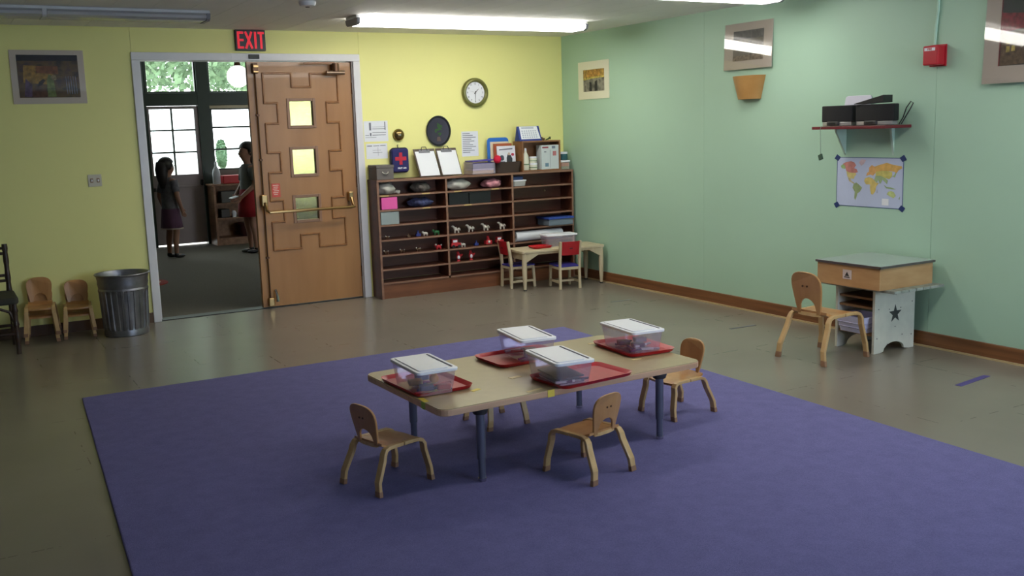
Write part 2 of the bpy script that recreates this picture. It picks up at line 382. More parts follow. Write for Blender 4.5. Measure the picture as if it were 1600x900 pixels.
# far wall solid parts
struct(MB().box(-5.2, HY, 0, -3.5, HY+.12, 2.95).box(.14, HY, 0, 1.2, HY+.12, 2.95).box(-1.1, HY, 0, .14, HY+.12, 1.04).box(-3.5, HY, 0, -2.988, HY+.12, .95).box(-2.19, HY, 0, -1.1, HY+.12, 1.04)
       .box(-3.5, HY, 2.62, .14, HY+.12, 2.95).build('wall_hall_back', M_HALLW))
struct(MB().box(-3.5, HY-.03, 1.95, .14, HY+.1, 2.125).build('trim_2', M_DGREEN, bevel=.004))
struct(MB().box(-2.988, HY-.03, 0, -2.943, HY+.1, 1.95).build('trim_3', M_DGREEN, bevel=.004))
struct(MB().box(-2.255, HY-.035, 0, -2.085, HY+.1, 2.62).build('trim_4', M_DGREEN, bevel=.004))
struct(MB().box(-2.965, HY-.03, 2.125, -2.93, HY+.1, 2.62).build('trim_5', M_DGREEN, bevel=.004))
struct(MB().box(-2.1, HY-.045, 1.905, -1.1, HY-.03, 1.945).build('trim_6', mat('cream_blind', (206, 196, 170), .6)))
def window(n, x0, x1, z0, z1, vb=(), hb=(), fm=None, t=.02, y=HY):
    m = MB(((x0+x1)/2, y, z0)); oo = m.off; fm = fm or M_DGREEN
    m.box(x0, y, z0, x0+t, y+.05, z1).box(x1-t, y, z0, x1, y+.05, z1).box(x0+t, y, z0, x1-t, y+.05, z0+t).box(x0+t, y, z1-t, x1-t, y+.05, z1)
    wn = m.build('window_%d' % n, fm); struct(wn)
    X = [x0+t] + list(vb) + [x1-t]; Z = [z0+t] + list(hb) + [z1-t]
    for v in vb: MB(oo).box(v-.011, y+.005, z0+t, v+.011, y+.045, z1-t).build('muntin', fm, wn)
    for v in hb: MB(oo).box(x0+t, y+.006, v-.013, x1-t, y+.046, v+.013).build('muntin', fm, wn)
    for i in range(len(X)-1):
        for j in range(len(Z)-1):
            MB(oo).box(X[i]+.011, y+.02, Z[j]+.013, X[i+1]-.011, y+.025, Z[j+1]-.013).build('pane', M_GLASS, wn)
    return wn
window(2, -3.5, -2.988, .95, 1.95, (), (1.27, 1.62))
window(3, -2.085, -1.1, 1.04, 1.905, (), (1.33, 1.64))
window(4, -3.5, -2.965, 2.125, 2.62, (), ())
window(5, -2.93, -2.255, 2.125, 2.62, (), ())
window(6, -2.085, -1.1, 2.125, 2.62, (), ())
window(7, -1.1, .14, 1.04, 1.905, (-.48,), (1.33, 1.64))
window(8, -1.1, .14, 2.125, 2.62, (-.48,), ())
struct(MB().box(-2.085, HY, 1.905, .14, HY+.1, 1.95).build('trim_7', M_DGREEN))
# outside door, white with six panes
d2 = bpy.data.objects.new('door_2', None); COL.objects.link(d2); d2.location = (-2.615, HY, 0); struct(d2); o = d2.location
M_FDOOR = mat('hall_door_paint', (150, 138, 140), .45, var=.03)
gx0, gx1, gz0, gz1 = -2.912, -2.31, 1.0, 1.905
MB(o).box(-2.942, HY, .03, gx0, HY+.045, 1.945).box(gx1, HY, .03, -2.257, HY+.045, 1.945).box(gx0, HY, .03, gx1, HY+.045, gz0).box(gx0, HY, gz1, gx1, HY+.045, 1.945).build('leaf', M_FDOOR, d2)
xm = -2.617; z1_, z2_ = 1.31, 1.615
MB(o).box(xm-.012, HY+.002, gz0, xm+.012, HY+.04, gz1).build('muntin', M_DGREEN, d2)
for zq in (z1_, z2_): MB(o).box(gx0, HY+.003, zq-.012, gx1, HY+.041, zq+.012).build('muntin', M_DGREEN, d2)
for xa, xb in ((gx0, xm-.012), (xm+.012, gx1)):
    for za, zb in ((gz0, z1_-.012), (z1_+.012, z2_-.012), (z2_+.012, gz1)):
        MB(o).box(xa, HY+.02, za, xb, HY+.025, zb).build('pane', M_GLASS, d2)
MB(o).box(-2.93, HY-.012, .82, -2.27, HY, .845).build('rail_molding', M_FDOOR, d2, bevel=.004)
MB(o).box(-2.3, HY-.05, .84, -2.268, HY, .92).build('lock', M_BLACK, d2, bevel=.006)
MB(o).box(-2.942, HY-.04, .78, -2.89, HY, .83).build('hinge', M_BLACK, d2, bevel=.004)

# outside: ground and trees
M_GROUND = mat('pale_paving', (206, 204, 196), .8, var=.06, scale=2)
struct(MB().box(-30, HY+.12, -.25, 30, 60, -.12).build('ground', M_GROUND))
M_LEAF = mat('sunlit_leaf', (112, 138, 104), .6, var=.45, scale=3)
M_LEAF.node_tree.nodes['Principled BSDF'].inputs['Transmission Weight'].default_value = .0
M_TRUNK = mat('tree_bark', (86, 70, 56), .9, var=.2)
def tree(x, y, h, rc, nleaf, label):
    t = thing('tree', label, 'tree', (x, y, -.12), 0, 'trees outside the hall windows')
    MB().tube([(0, 0, 0), (.05, .03, h*.35), (-.05, .05, h*.75)], [.16, .12, .06]).build('trunk', M_TRUNK, t, smooth=True)
    m = MB()
    for k in range(nleaf):
        a = random.uniform(0, 2*PI); u = random.uniform(-1, 1); rr = rc*random.uniform(.35, 1)**.5
        c = Vector((rr*math.sqrt(1-u*u)*math.cos(a), rr*math.sqrt(1-u*u)*math.sin(a), h*.72 + u*rr*.9))
        n = Vector((random.uniform(-1, 1), random.uniform(-1, 1), random.uniform(-1, 1))).normalized(); s1 = n.orthogonal()*random.uniform(.05, .1); s2 = n.cross(s1)*.6
        m.flat([c-s1, c-s2, c+s1, c+s2])
    f = m.build('foliage', M_LEAF, t); f['kind'] = 'stuff'
tree(.12, 16, 6.2, 2.3, 5200, 'leafy tree outside seen through the transom panes above the hall door')
tree(3.3, 21.5, 6.2, 2.2, 4200, 'leafy tree outside seen at the right of the hall windows')
tree(-.6, 27.5, 8.2, 2.9, 4800, 'tall distant tree outside behind the hall door glass')
sh = thing('shrub', 'small dark shrub outside behind the right hall window', 'shrub', (-.46, 12.0, -.12))
m = MB()
for k in range(900):
    n = Vector((random.uniform(-1, 1), random.uniform(-1, 1), random.uniform(-1, 1))).normalized(); c = Vector((0, 0, 1.28)) + Vector((n.x*.1, n.y*.1, n.z*.3))*random.uniform(.4, 1)
    s1 = n.orthogonal()*.06; s2 = n.cross(s1)*.7; m.flat([c-s1, c-s2, c+s1, c+s2])
f = m.build('foliage', mat('dark_leaf', (72, 104, 74), .6, var=.3), sh); f['kind'] = 'stuff'
MB().cyl((0, 0, 0), (0, 0, 1.1), .03, .02).build('stem', M_TRUNK, sh)

# ------------------------------------------------------------------ hall furnishings
gp = thing('globe_pendant', 'white glass globe pendant lamp hanging in the hall', 'lamp', (-2.44, 3.0, 2.06)); o = gp.location
MB(o).ball((-2.44, 3, 2.18), .125, n=24, m=14).build('globe', mat('opal_globe', (245, 245, 240), .3, emit=1.6), gp, smooth=True)
MB(o).cyl((-2.44, 3, 2.295), (-2.44, 3, 2.34), .04, .03).build('cap', M_BRONZE, gp, smooth=True)
MB(o).cyl((-2.44, 3, 2.34), (-2.44, 3, 2.95), .005, .005, 8).build('cord', M_BLACK, gp)
M_HWOOD = wood('hall_shelf_wood', (150, 112, 82), (120, 86, 60), .5)
hs = thing('low_bookcase', 'low open wooden bookcase under the hall window', 'bookcase', (-1.75, 5.68, 0)); o = hs.location
for x in (-2.22, -1.3): MB(o).box(x, 5.5, 0, x+.03, 5.86, .83).build('side_panel', M_HWOOD, hs, bevel=.003)
for z in (.08, .36, .57): MB(o).box(-2.19, 5.52, z, -1.3, 5.86, z+.02).build('shelf', M_HWOOD, hs)
MB(o).box(-2.24, 5.49, .83, -1.25, 5.87, .855).build('top', M_HWOOD, hs, bevel=.003)
MB(o).box(-2.19, 5.845, .1, -1.3, 5.86, .83).build('back_panel', M_HWOOD, hs)
MB(o).box(-2.19, 5.53, 0, -1.3, 5.55, .08).build('kickboard', M_HWOOD, hs)
tag(MB((-1.93, 5.65, .855)).box(-2.06, 5.55, .855, -1.78, 5.75, .97).build('storage_box', mat('hall_red_box', (196, 40, 44), .5), bevel=.012), 'red plastic box on top of the hall bookcase', 'box')
jug = thing('bottle', 'tall white translucent bottle on the end of the hall bookcase', 'bottle', (-2.14, 5.6, .855)); o = jug.location
MB(o).lathe([(.045, .855), (.055, .87), (.055, 1.0), (.045, 1.05), (.018, 1.1), (.016, 1.13)], (-2.14, 5.6, 0), 18).build('body', mat('milky_plastic', (196, 200, 206), .4), jug, smooth=True)
MB(o).cyl((-2.14, 5.6, 1.13), (-2.14, 5.6, 1.17), .02, .012).build('cap', M_PAPER, jug, smooth=True)
tag(MB((-1.75, 5.66, .1)).lathe([(.1, .1), (.13, .28), (.125, .29)], (-1.75, 5.66, 0), 20).build('basket', mat('dark_red_basket', (64, 26, 24), .8, var=.2, scale=40), smooth=True), 'dark basket on the bottom shelf of the hall bookcase', 'basket')
tag(MB((-2.05, 5.66, .38)).box(-2.12, 5.57, .38, -2.0, 5.75, .5).build('canister', M_DGREY, bevel=.01), 'dark canister on the middle shelf of the hall bookcase', 'canister')
tag(MB((-1.93, 5.64, .38)).lathe([(.03, .38), (.035, .44), (.02, .47)], (-1.93, 5.62, 0), 14).build('cup', M_PAPER, smooth=True), 'small pale cup on the middle hall bookcase shelf', 'cup')
tag(MB((-1.95, 5.66, .59)).box(-2.1, 5.58, .59, -1.8, 5.76, .75).build('storage_bin', mat('grey_bin', (92, 92, 88), .6), bevel=.01), 'grey bin on the upper shelf of the hall bookcase', 'bin')
rm = thing('floor_mat', 'small round red and cream mat on the hall carpet by the left jamb', 'mat', (-3.78, 2.36, 0)); o = rm.location
MB(o).lathe([(.26, 0), (.26, .012), (.2, .014)], (-3.78, 2.36, 0), 32).build('border', mat('mat_red', (150, 48, 40), .9, var=.1), rm, smooth=True)
MB(o).lathe([(.19, .013), (.19, .0165)], (-3.78, 2.36, 0), 32).build('ring', mat('mat_cream', (196, 176, 140), .9), rm)
MB(o).lathe([(.14, .0168), (.14, .019)], (-3.78, 2.36, 0), 32).build('centre', mat('mat_red', (150, 48, 40), .9), rm)

# ================================================================== RUG and floor tape
rug = MB((-3.2, -4.6, 0)).prz([(-4.94, -2.335), (-5.225, -6.95), (-1.68, -6.95), (-1.557, -2.345)], .001, .014)
M_RUG = mat('blue_violet_rug', (114, 111, 160), .95, var=.07, scale=14, bump=.5, bscale=420, spec=.2)
nt = M_RUG.node_tree
nz = nt.nodes.new('ShaderNodeTexNoise'); nz.inputs['Scale'].default_value = 160; nz.inputs['Detail'].default_value = 2
nt.links.new([n for n in nt.nodes if n.type == 'TEX_COORD'][0].outputs['Object'], nz.inputs['Vector'])
mx = nt.nodes.new('ShaderNodeMixRGB'); mx.blend_type = 'OVERLAY'; mx.inputs[0].default_value = .35
rp = [n for n in nt.nodes if n.type == 'VALTORGB'][0]
nt.links.new(rp.outputs[0], mx.inputs[1]); nt.links.new(nz.outputs['Color'], mx.inputs[2])
hs_ = nt.nodes.new('ShaderNodeRGBToBW'); nt.links.new(nz.outputs['Color'], hs_.inputs[0]); nt.links.new(hs_.outputs[0], mx.inputs[2])
nt.links.new(mx.outputs[0], nt.nodes['Principled BSDF'].inputs['Base Color'])
tag(rug.build('area_rug', M_RUG, bevel=.006), 'large blue violet low pile rug under the children\'s table', 'rug')
for (x0, y0, x1, y1, lb, cl, wd) in ((-.622, -1.659, -.419, -1.663, 'thin grey tape strip on floor nearest the shelf corner', (92, 92, 98), .012), (-.61, -3.135, -.372, -3.143, 'thin grey tape strip on floor before the wooden desk chair', (84, 82, 96), .012), (-.699, -5.092, -.375, -5.046, 'purple tape strip on floor at the far right', (78, 66, 132), .02)):
    d = Vector((x1-x0, y1-y0, 0)); n = Vector((-d.y, d.x, 0)).normalized()*wd
    q = MB((x0, y0, 0)); q.obox(((x0+x1)/2, (y0+y1)/2, .0009), d/2, n, (0, 0, .0006))
    tag(q.build('floor_tape', mat('tape_%d' % cl[0], cl, .5)), lb, 'tape')

# ================================================================== CEILING LIGHTS
M_LENS = [glow('lit_lens', (255, 252, 244), LAMP_ON), glow('dimmer_lit_lens', (255, 252, 244), LAMP_ON*.74)]  # second lens dimmed to balance the light from the nearer fixtures
M_HOUS = mat('fixture_housing', (206, 206, 208), .4)
M_ENDC = mat('fixture_end', (138, 138, 144), .4)
M_OFFL = thin_clear('unlit_lens', (226, 226, 228), cloud=.55)
def fixture(x0, x1, yc, lit, label, joint=None, ins=.0):
    t = thing('ceiling_light', label, 'light', ((x0+x1)/2, yc, H-.07), 0, 'fluorescent ceiling lights'); o = t.location
    MB(o).box(x0, yc-.11, H-.02, x1, yc+.11, H-.0005).build('housing', M_HOUS, t, bevel=.003)
    prof = [(yc-.112, H-.02), (yc+.112, H-.02), (yc+.13, H-.036), (yc+.122, H-.055), (yc+.088, H-.068), (yc-.088, H-.068), (yc-.122, H-.055), (yc-.13, H-.036)]
    segs = [(x0+.03, x1-.03)] if joint is None else [(x0+.03, joint-.015), (joint+.015, x1-.03)]
    for a, b in segs:
        MB(o).prx(prof, a, b).build('lens', M_LENS[lit-1] if lit else M_OFFL, t)
    if not lit:
        for a, b in segs:
            for yy in (-.05, .05):
                tb = MB(o).cyl((a+.04, yc+yy, H-.042), (b-.04, yc+yy, H-.042), .013, .013, 12).build('tube', mat('unlit_tube', (206, 206, 206), .3), t, smooth=True)
                for e in (a+.02, b-.04): MB(o).cyl((e, yc+yy, H-.042), (e+.02, yc+yy, H-.042), .0135, .0135, 12).build('tube_cap', M_CHROME, tb)
    for a in (x0, x1-.028): MB(o).prx([(y, z) for y, z in [(yc-.13, H-.022), (yc+.13, H-.022), (yc+.115, H-.06), (yc+.088, H-.072), (yc-.088, H-.072), (yc-.115, H-.06)]], a, a+.028).build('end_cap', M_ENDC, t, bevel=.003)
    if joint: MB(o).prx([(yc-.13, H-.022), (yc+.13, H-.022), (yc+.115, H-.06), (yc+.088, H-.072), (yc-.088, H-.072), (yc-.115, H-.06)], joint-.014, joint+.014).build('joint_band', M_HOUS, t, bevel=.003)
    return t
fixture(-2.665, -.55, -1.16, 1, 'long lit fluorescent light near the yellow wall and corner')
fixture(-2.79, -.30, -3.22, 2, 'lit fluorescent light cut by the top edge above the green wall')
fixture(-2.79, -.37, -5.6, 2, 'lit fluorescent light outside the top of the picture')
fixture(-6.1, -3.75, -1.13, 0, 'long unlit fluorescent light above the yellow wall left', joint=-4.82)
sd = thing('smoke_detector', 'small round smoke detector on ceiling above the door', 'detector', (-3.26, -1.9, H-.035)); o = sd.location
MB(o).lathe([(.02, H-.036), (.05, H-.03), (.058, H-.014), (.058, H-.001)], (-3.26, -1.9, 0), 24).build('body', M_WHITE, sd, smooth=True)
MB(o).lathe([(.012, H-.04), (.018, H-.0355)], (-3.26, -1.9, 0), 12).build('sensor', M_BLACK, sd)

# ================================================================== YELLOW WALL fittings
ex = thing('exit_sign', 'black exit sign with red lit letters above the doorway', 'sign', (-3.13, 0, 2.215)); o = ex.location
MB(o).box(-3.257, -.032, 2.216, -3.003, -.001, 2.387).build('housing', M_BLACK, ex, bevel=.003)
m = MB(o)
def bar(a, b, wd, y0=-.036, y1=-.0325):
    a = Vector(a); b = Vector(b); d = b-a; n = Vector((-d.y, d.x)).normalized()*wd/2
    m.pry([tuple(a-n), tuple(b-n), tuple(b+n), tuple(a+n)], y0, y1)
z0, z1 = 2.233, 2.372; t = .018
m.box(-3.243, -.036, z0, -3.243+t, -.0325, z1)
for z in (z0, (z0+z1)/2-t/2, z1-t): m.box(-3.243+t, -.036, z, -3.19, -.0325, z+t)
bar((-3.173, z0), (-3.12, z1), t); bar((-3.173, z1), (-3.12, z0), t, -.0362, -.0323)
m.box(-3.099, -.036, z0, -3.099+t, -.0325, z1)
m.box(-3.068, -.036, z1-t, -3.015, -.0325, z1); m.box(-3.068+.0175, -.036, z0, -3.068+.0355, -.0325, z1-t)
m.build('lettering', mat('exit_red', (232, 40, 56), .5, emit=.55), ex)
cs = thing('door_sensor', 'small grey sensor plate on the white door head', 'sensor', (-3.11, -.019, 2.145)); o = cs.location
MB(o).box(-3.3, -.021, 2.14, -2.88, -.0185, 2.193).build('plate', M_WHITE, cs)
MB(o).box(-3.155, -.034, 2.15, -3.065, -.021, 2.186).build('sensor', M_DGREY, cs, bevel=.003)

def picture(name, label, origin, ux, w, h, border, art_mat, mat_mat, nrm, tilt=0, glass=True, extra=None):
    """flat picture; origin = bottom-left corner on the wall, ux along the wall, nrm out of the wall"""
    o = Vector(origin); ux = Vector(ux); nrm = Vector(nrm); uz = Vector((0, 0, 1))
    t = thing(name, label, 'picture', o + ux*w/2)
    def fn(u, v, d): return o + ux*u + uz*v + nrm*(d + .002 + (h-v)*tilt)
    def slab(u0, v0, u1, v1, d0, d1): return MB(t.location).prism([(u0, v0), (u1, v0), (u1, v1), (u0, v1)], fn, d0, d1)
    slab(0, 0, w, h, 0, .006).build('mat_board', mat_mat, t)
    b = border if isinstance(border, tuple) else (border,)*4     # left, bottom, right, top
    art = slab(b[0], b[1], w-b[2], h-b[3], .0062, .0072).build('artwork', art_mat, t)
    if extra:
        for (nm, col, poly, lay) in extra:
            pw = w-b[0]-b[2]; ph = h-b[1]-b[3]
            MB(t.location).prism([(b[0]+u*pw, b[1]+v*ph) for u, v in poly], fn, .0073, .0075+.0002*lay).build(nm, mat(nm+str(col), tuple(int(v*.95) for v in col), .7, var=.55, scale=38), art)
    if glass: slab(0, 0, w, h, .009, .0105).build('glass_pane', M_PICGLASS, t)
    return t
M_MATG = mat('grey_mat_board', (198, 186, 174), .7, var=.01)
M_MATW = mat('cream_mat_board', (232, 230, 206), .7, var=.01)
def painting(name, cols, scale, stretch):
    m = mat(name, cols[0], .6, scale=scale, stretch=stretch)
    rp = [n for n in m.node_tree.nodes if n.type == 'VALTORGB'][0].color_ramp
    rp.elements[0].color = lin(cols[0]); rp.elements[1].color = lin(cols[-1]); rp.elements[0].position = .3; rp.elements[1].position = .7
    for k, c in enumerate(cols[1:-1]):
        e = rp.elements.new(.3 + .4*(k+1)/(len(cols)-1)); e.color = lin(c)
    return m
blob = lambda cx, cy, rx, ry, n=10: [(cx+rx*math.cos(2*PI*k/n)*(1+.15*math.sin(3*k)), cy+ry*math.sin(2*PI*k/n)*(1+.12*math.cos(5*k))) for k in range(n)]
stripes = []
for k in range(5): stripes.append(('fold', (150, 150, 170), [(.78+.04*k, .08), (.795+.04*k, .08), (.785+.04*k, .5), (.775+.04*k, .5)], 2))
picture('framed_picture', 'picture of an abstract crowded interior in grey mount on yellow wall', (-4.972, 0, 1.80), (1, 0, 0), .522, .405, (.047, .047, .045, .036),
        painting('painted_interior', [(38, 46, 44), (70, 60, 44), (120, 92, 50), (96, 70, 62), (52, 58, 70)], 9, (1, 1, 1.6)), mat('pale_mat_board', (232, 218, 204), .7, var=.01), (0, -1, 0), glass=True,
        extra=[('dark_band', (34, 40, 54), [(0, .86), (1, .86), (1, 1), (0, 1)], 1), ('ochre_patch', (178, 138, 62), [(.08, .35), (.55, .3), (.62, .72), (.1, .76)], 1), ('rust_patch', (150, 92, 52), [(.3, .58), (.66, .55), (.66, .74), (.3, .74)], 2),
               ('green_figure', (132, 148, 86), [(.46, .02), (.6, .02), (.57, .5), (.5, .55), (.46, .4)], 2), ('pale_face', (196, 176, 130), blob(.58, .47, .045, .07), 3), ('violet_figure', (110, 84, 120), [(.08, .02), (.2, .02), (.22, .3), (.12, .45)], 2),
               ('brown_floor', (104, 62, 44), [(.2, .0), (.46, .0), (.44, .2), (.2, .18)], 1), ('dark_animal', (40, 34, 30), [(.3, .25), (.38, .3), (.44, .4), (.4, .44), (.33, .36)], 3)] + stripes)
sw = thing('light_switch', 'white wall switch plate on yellow wall left of the doorway', 'switch', (-4.45, 0, 1.147)); o = sw.location
MB(o).box(-4.502, -.007, 1.147, -4.4, -.0005, 1.243).build('plate', mat('switch_plate', (206, 198, 176), .4), sw, bevel=.003)
for x in (-4.475, -4.427): MB(o).box(x-.006, -.018, 1.187, x+.006, -.007, 1.204).build('toggle', M_WHITE, sw, bevel=.002)
m = MB(o)
for x in (-4.475, -4.427): m.box(x-.011, -.0085, 1.178, x+.011, -.0072, 1.213)
m.build('toggle_slot', mat('switch_slot', (150, 120, 90), .5), sw)

# clock
ck = thing('wall_clock', 'round wall clock with olive rim and white face', 'clock', (-1.003, -.002, 1.848)); o = ck.location
cx, cz = -1.003, 1.850
def ring(mb, prof, n=40):     # lathe about the y axis
    rows = [[mb.vert((cx + r*math.cos(2*PI*k/n), y, cz + r*math.sin(2*PI*k/n))) for k in range(n)] for r, y in prof]
    for A_, B_ in zip(rows, rows[1:]):
        for k in range(n): mb.face((A_[k], A_[(k+1) % n], B_[(k+1) % n], B_[k]))
    return mb, rows
m, rows = ring(MB(o), [(.128, -.002), (.138, -.012), (.138, -.03), (.128, -.042), (.115, -.045), (.102, -.034), (.1, -.02)])
m.build('rim', mat('olive_rim', (116, 116, 62), .35, metal=.3), ck, smooth=True)
m, rows = ring(MB(o), [(.102, -.0215), (.0001, -.0215)]); m.build('face', M_PAPER, ck)
m = MB(o)
for k in range(12):
    a = PI/2 - 2*PI*(k+1)/12
    text_into(m, str(k+1), .024, lambda u, v, w, a=a: (cx + .082*math.cos(a) + u, -.0225 + w*.2, cz + .082*math.sin(a) + v), .001, .0004)
m.build('numerals', mat('clock_grey', (110, 112, 118), .6), ck)
def hand(ang, l, wd, y):
    d = Vector((math.sin(ang), math.cos(ang))); n = Vector((d.y, -d.x))*wd; a = d*-.015; b = d*l
    return MB(o).pry([(cx+a.x-n.x, cz+a.y-n.y), (cx+b.x-n.x*.4, cz+b.y-n.y*.4), (cx+b.x+n.x*.4, cz+b.y+n.y*.4), (cx+a.x+n.x, cz+a.y+n.y)], y, y+.001)
hand(R(46), .05, .004, -.0255).build('hour_hand', M_BLACK, ck); hand(R(182), .08, .0032, -.0275).build('minute_hand', M_DGREY, ck)
hand(R(285), .07, .0008, -.029).build('second_hand', mat('clock_grey', (110, 112, 118), .6), ck)

# oval plate
pl = thing('oval_plaque', 'dark oval plate with green plant motif on wall above clipboards', 'plaque', (-1.404, -.002, 1.373)); o = pl.location
cx, cz = -1.404, 1.500
def oval(prof, name, mm, sx=.95, par=pl, smooth=True):
    mb = MB(o); n = 36
    rows = [[mb.vert((cx + r*sx*math.cos(2*PI*k/n), y, cz + r*1.06*math.sin(2*PI*k/n))) for k in range(n)] for r, y in prof]
    for A_, B_ in zip(rows, rows[1:]):
        for k in range(n): mb.face((A_[k], A_[(k+1) % n], B_[(k+1) % n], B_[k]))
    return mb.build(name, mm, par, smooth=smooth)
oval([(.12, -.002), (.134, -.014), (.134, -.02), (.122, -.02), (.115, -.012)], 'rim', mat('plate_black_rim', (24, 24, 28), .35))
dish = oval([(.118, -.0135), (.08, -.009), (.0001, -.009)], 'dish', mat('plate_slate', (52, 50, 66), .4, var=.1))
m = MB(o)
for k in range(26):
    a = random.uniform(0, 2*PI); rr = random.uniform(.0, .06); px, pz = cx + rr*.6*math.cos(a), cz + .015 + rr*math.sin(a)
    b = random.uniform(0, PI); d = Vector((math.cos(b), math.sin(b)))*.016; n = Vector((-d.y, d.x))*.45
    m.flat([(px-d.x, -.0145-.00004*k, pz-d.y), (px+n.x, -.0145-.00004*k, pz+n.y), (px+d.x, -.0145-.00004*k, pz+d.y), (px-n.x, -.0145-.00004*k, pz-n.y)])
m.build('leaf_motif', mat('motif_green', (52, 92, 44), .6, var=.2), dish)
m = MB(o)
m.flat([(cx-.022, -.0142, cz-.095), (cx+.022, -.0142, cz-.095), (cx+.015, -.0142, cz-.055), (cx-.015, -.0142, cz-.055)])
m.build('pot_motif', mat('motif_brown', (96, 78, 74), .6), dish)

# bell dome
be = thing('alarm_bell', 'small round bronze bell dome above the first aid bag', 'bell', (-1.812, -.002, 1.42)); o = be.location
cx, cz = -1.812, 1.475
mb = MB(o); n = 28; prof = [(.054, -.003), (.056, -.012), (.05, -.028), (.036, -.042), (.018, -.049), (.0005, -.051)]
rows = [[mb.vert((cx + r*math.cos(2*PI*k/n), y, cz + r*math.sin(2*PI*k/n))) for k in range(n)] for r, y in prof]
for A_, B_ in zip(rows, rows[1:]):
    for k in range(n): mb.face((A_[k], A_[(k+1) % n], B_[(k+1) % n], B_[k]))
mb.build('dome', mat('bell_metal', (132, 112, 72), .25, metal=.9), be, smooth=True)
MB(o).cyl((cx, -.0535, cz), (cx, -.049, cz), .007, .007, 12).build('screw', M_CHROME, be)

def paper(label, x0, z0, x1, z1, marks, name='paper_sheet', skew=0, cat='paper'):
    t = thing(name, label, cat, ((x0+x1)/2, -.001, z0)); o = t.location
    MB(o).box(x0, -.0022, z0, x1, -.0006, z1).build('sheet', M_PAPER, t)
    m = MB(o); w_, h_ = x1-x0, z1-z0
    for (u0, v0, u1, v1) in marks: m.box(x0+u0*w_, -.003, z0+v0*h_, x0+u1*w_, -.0024, z0+v1*h_)
    m.build('print', M_INK, t)
    return t
paper('upper of two white notices beside the door frame', -2.146, 1.422, -1.912, 1.608, [(.22, .55, .3, .92), (.34, .6, .9, .63), (.34, .7, .88, .715), (.34, .42, .92, .45), (.24, .28, .3, .42), (.34, .3, .9, .33), (.86, .55, .9, .95), (.05, .2, .5, .215), (.05, .3, .2, .32)])
paper('lower of two white notices beside the door frame', -2.134, 1.266, -1.926, 1.404, [(.05, .82, .28, .88), (.34, .83, .62, .87), (.66, .84, .92, .88), (.3, .4, .75, .42), (.55, .2, .56, .75), (.3, .55, .7, .565)])
paper('handwritten white list on wall right of the oval plaque', -1.158, 1.25, -.978, 1.487, [(.06, .9-.075*k, .5+.44*((k*7) % 5)/5, .925-.075*k) for k in range(11)])

# ================================================================== BOOKCASE
BX0, BX1, BY, BH = -2.14, -.035, -.22, 1.082
bc = thing('cubby_bookcase', 'long dark brown bookcase with narrow shelves against yellow wall', 'bookcase', ((BX0+BX1)/2, -.11, 0)); o = bc.location
T = .02
def eb(x0, z0, x1, z1, nm, y0=BY, y1=-.012, mm=None):
    q = MB(o); q.box(x0, y0, z0, x1, y1, z1, front=1); return q.build(nm, mm or [M_SHELF, M_EDGE], bc)
for x in (BX0, BX1-T): eb(x, 0, x+T, BH-T, 'side_panel')
div = (-1.458, -.748)
for x in div: eb(x, .15, x+T, BH-T, 'divider')
LV = [.148, .272, .403, .540, .676, .812, .945]
bays = [(BX0+T, div[0]), (div[0]+T, div[1]), (div[1]+T, BX1-T)]
for a, b in bays:
    for z in LV: eb(a, z-.016, b, z, 'shelf')
eb(BX0, BH-T, BX1, BH, 'top', BY-.006, -.003)
MB(o).box(BX0+T, -.012, .15, BX1-T, -.003, BH-T).build('back_panel', M_SHELF, bc)
MB(o).box(BX0+T, BY+.008, 0, BX1-T, BY+.026, .13).build('kickboard', M_KICK, bc)
M_LBL = mat('shelf_label', (190, 162, 104), .6)
for x, z in ((-2.07, .945), (-1.66, .945), (-1.66, .812), (-1.33, .945), (-1.23, .812), (-.93, .945)):
    MB(o).box(x-.04, BY-.0015, z-.0145, x+.04, BY-.0002, z-.002).build('shelf_label', M_LBL, bc)
MB(o).ball((-.25, BY+.2, .875), .008).build('knob', M_LBL, bc)

# --- on top of the bookcase
TZ = BH
gb = thing('file_box', 'small grey box with curved handle on the left end of bookcase', 'box', (-2.035, -.11, TZ)); o = gb.location
M_GB = mat('grey_cardboard', (108, 102, 98), .7, var=.04)
MB(o).box(-2.13, -.21, TZ+.001, -1.965, -.02, TZ+.105).build('body', M_GB, gb, bevel=.003)
MB(o).box(-2.134, -.214, TZ+.105, -1.961, -.016, TZ+.13).build('lid', M_GB, gb, bevel=.003)
MB(o).tube([(-2.075, -.212, TZ+.07), (-2.07, -.222, TZ+.06), (-2.047, -.224, TZ+.05), (-2.025, -.222, TZ+.06), (-2.02, -.212, TZ+.07)], .005).build('handle', mat('box_handle', (196, 190, 180), .3, metal=.5), gb, smooth=True)
fa = thing('first_aid_bag', 'navy first aid bag with red cross on a hook above bookcase', 'bag', (-1.83, -.04, TZ+.04)); o = fa.location
m = MB(o); m.pry(rrect(-1.83, 1.245, .165, .215, .025), -.075, -.004); m.build('pouch', mat('navy_nylon', (34, 34, 96), .7, var=.08), fa, bevel=.012, seg=3)
m = MB(o)
po = rrect(-1.83, 1.245, .167, .217, .026); pi = rrect(-1.83, 1.245, .15, .2, .02)
for k in range(len(po)):
    a, b = po[k], po[(k+1) % len(po)]; m.cyl((a[0], -.044, a[1]), (b[0], -.044, b[1]), .007, .007, 6)
m.build('piping', M_BLACK, fa, smooth=True)
m = MB(o).box(-1.845, -.0785, 1.205, -1.815, -.0752, 1.315).box(-1.885, -.0787, 1.243, -1.775, -.0753, 1.277)
m.build('cross', mat('cross_red', (196, 40, 62), .7), fa)
m = MB(o); text_into(m, 'FIRST AID', .02, lambda u, v, w: (-1.82+u, -.0765+w*.3, 1.172+v), .001, .0006); m.build('lettering', M_PAPER, fa)
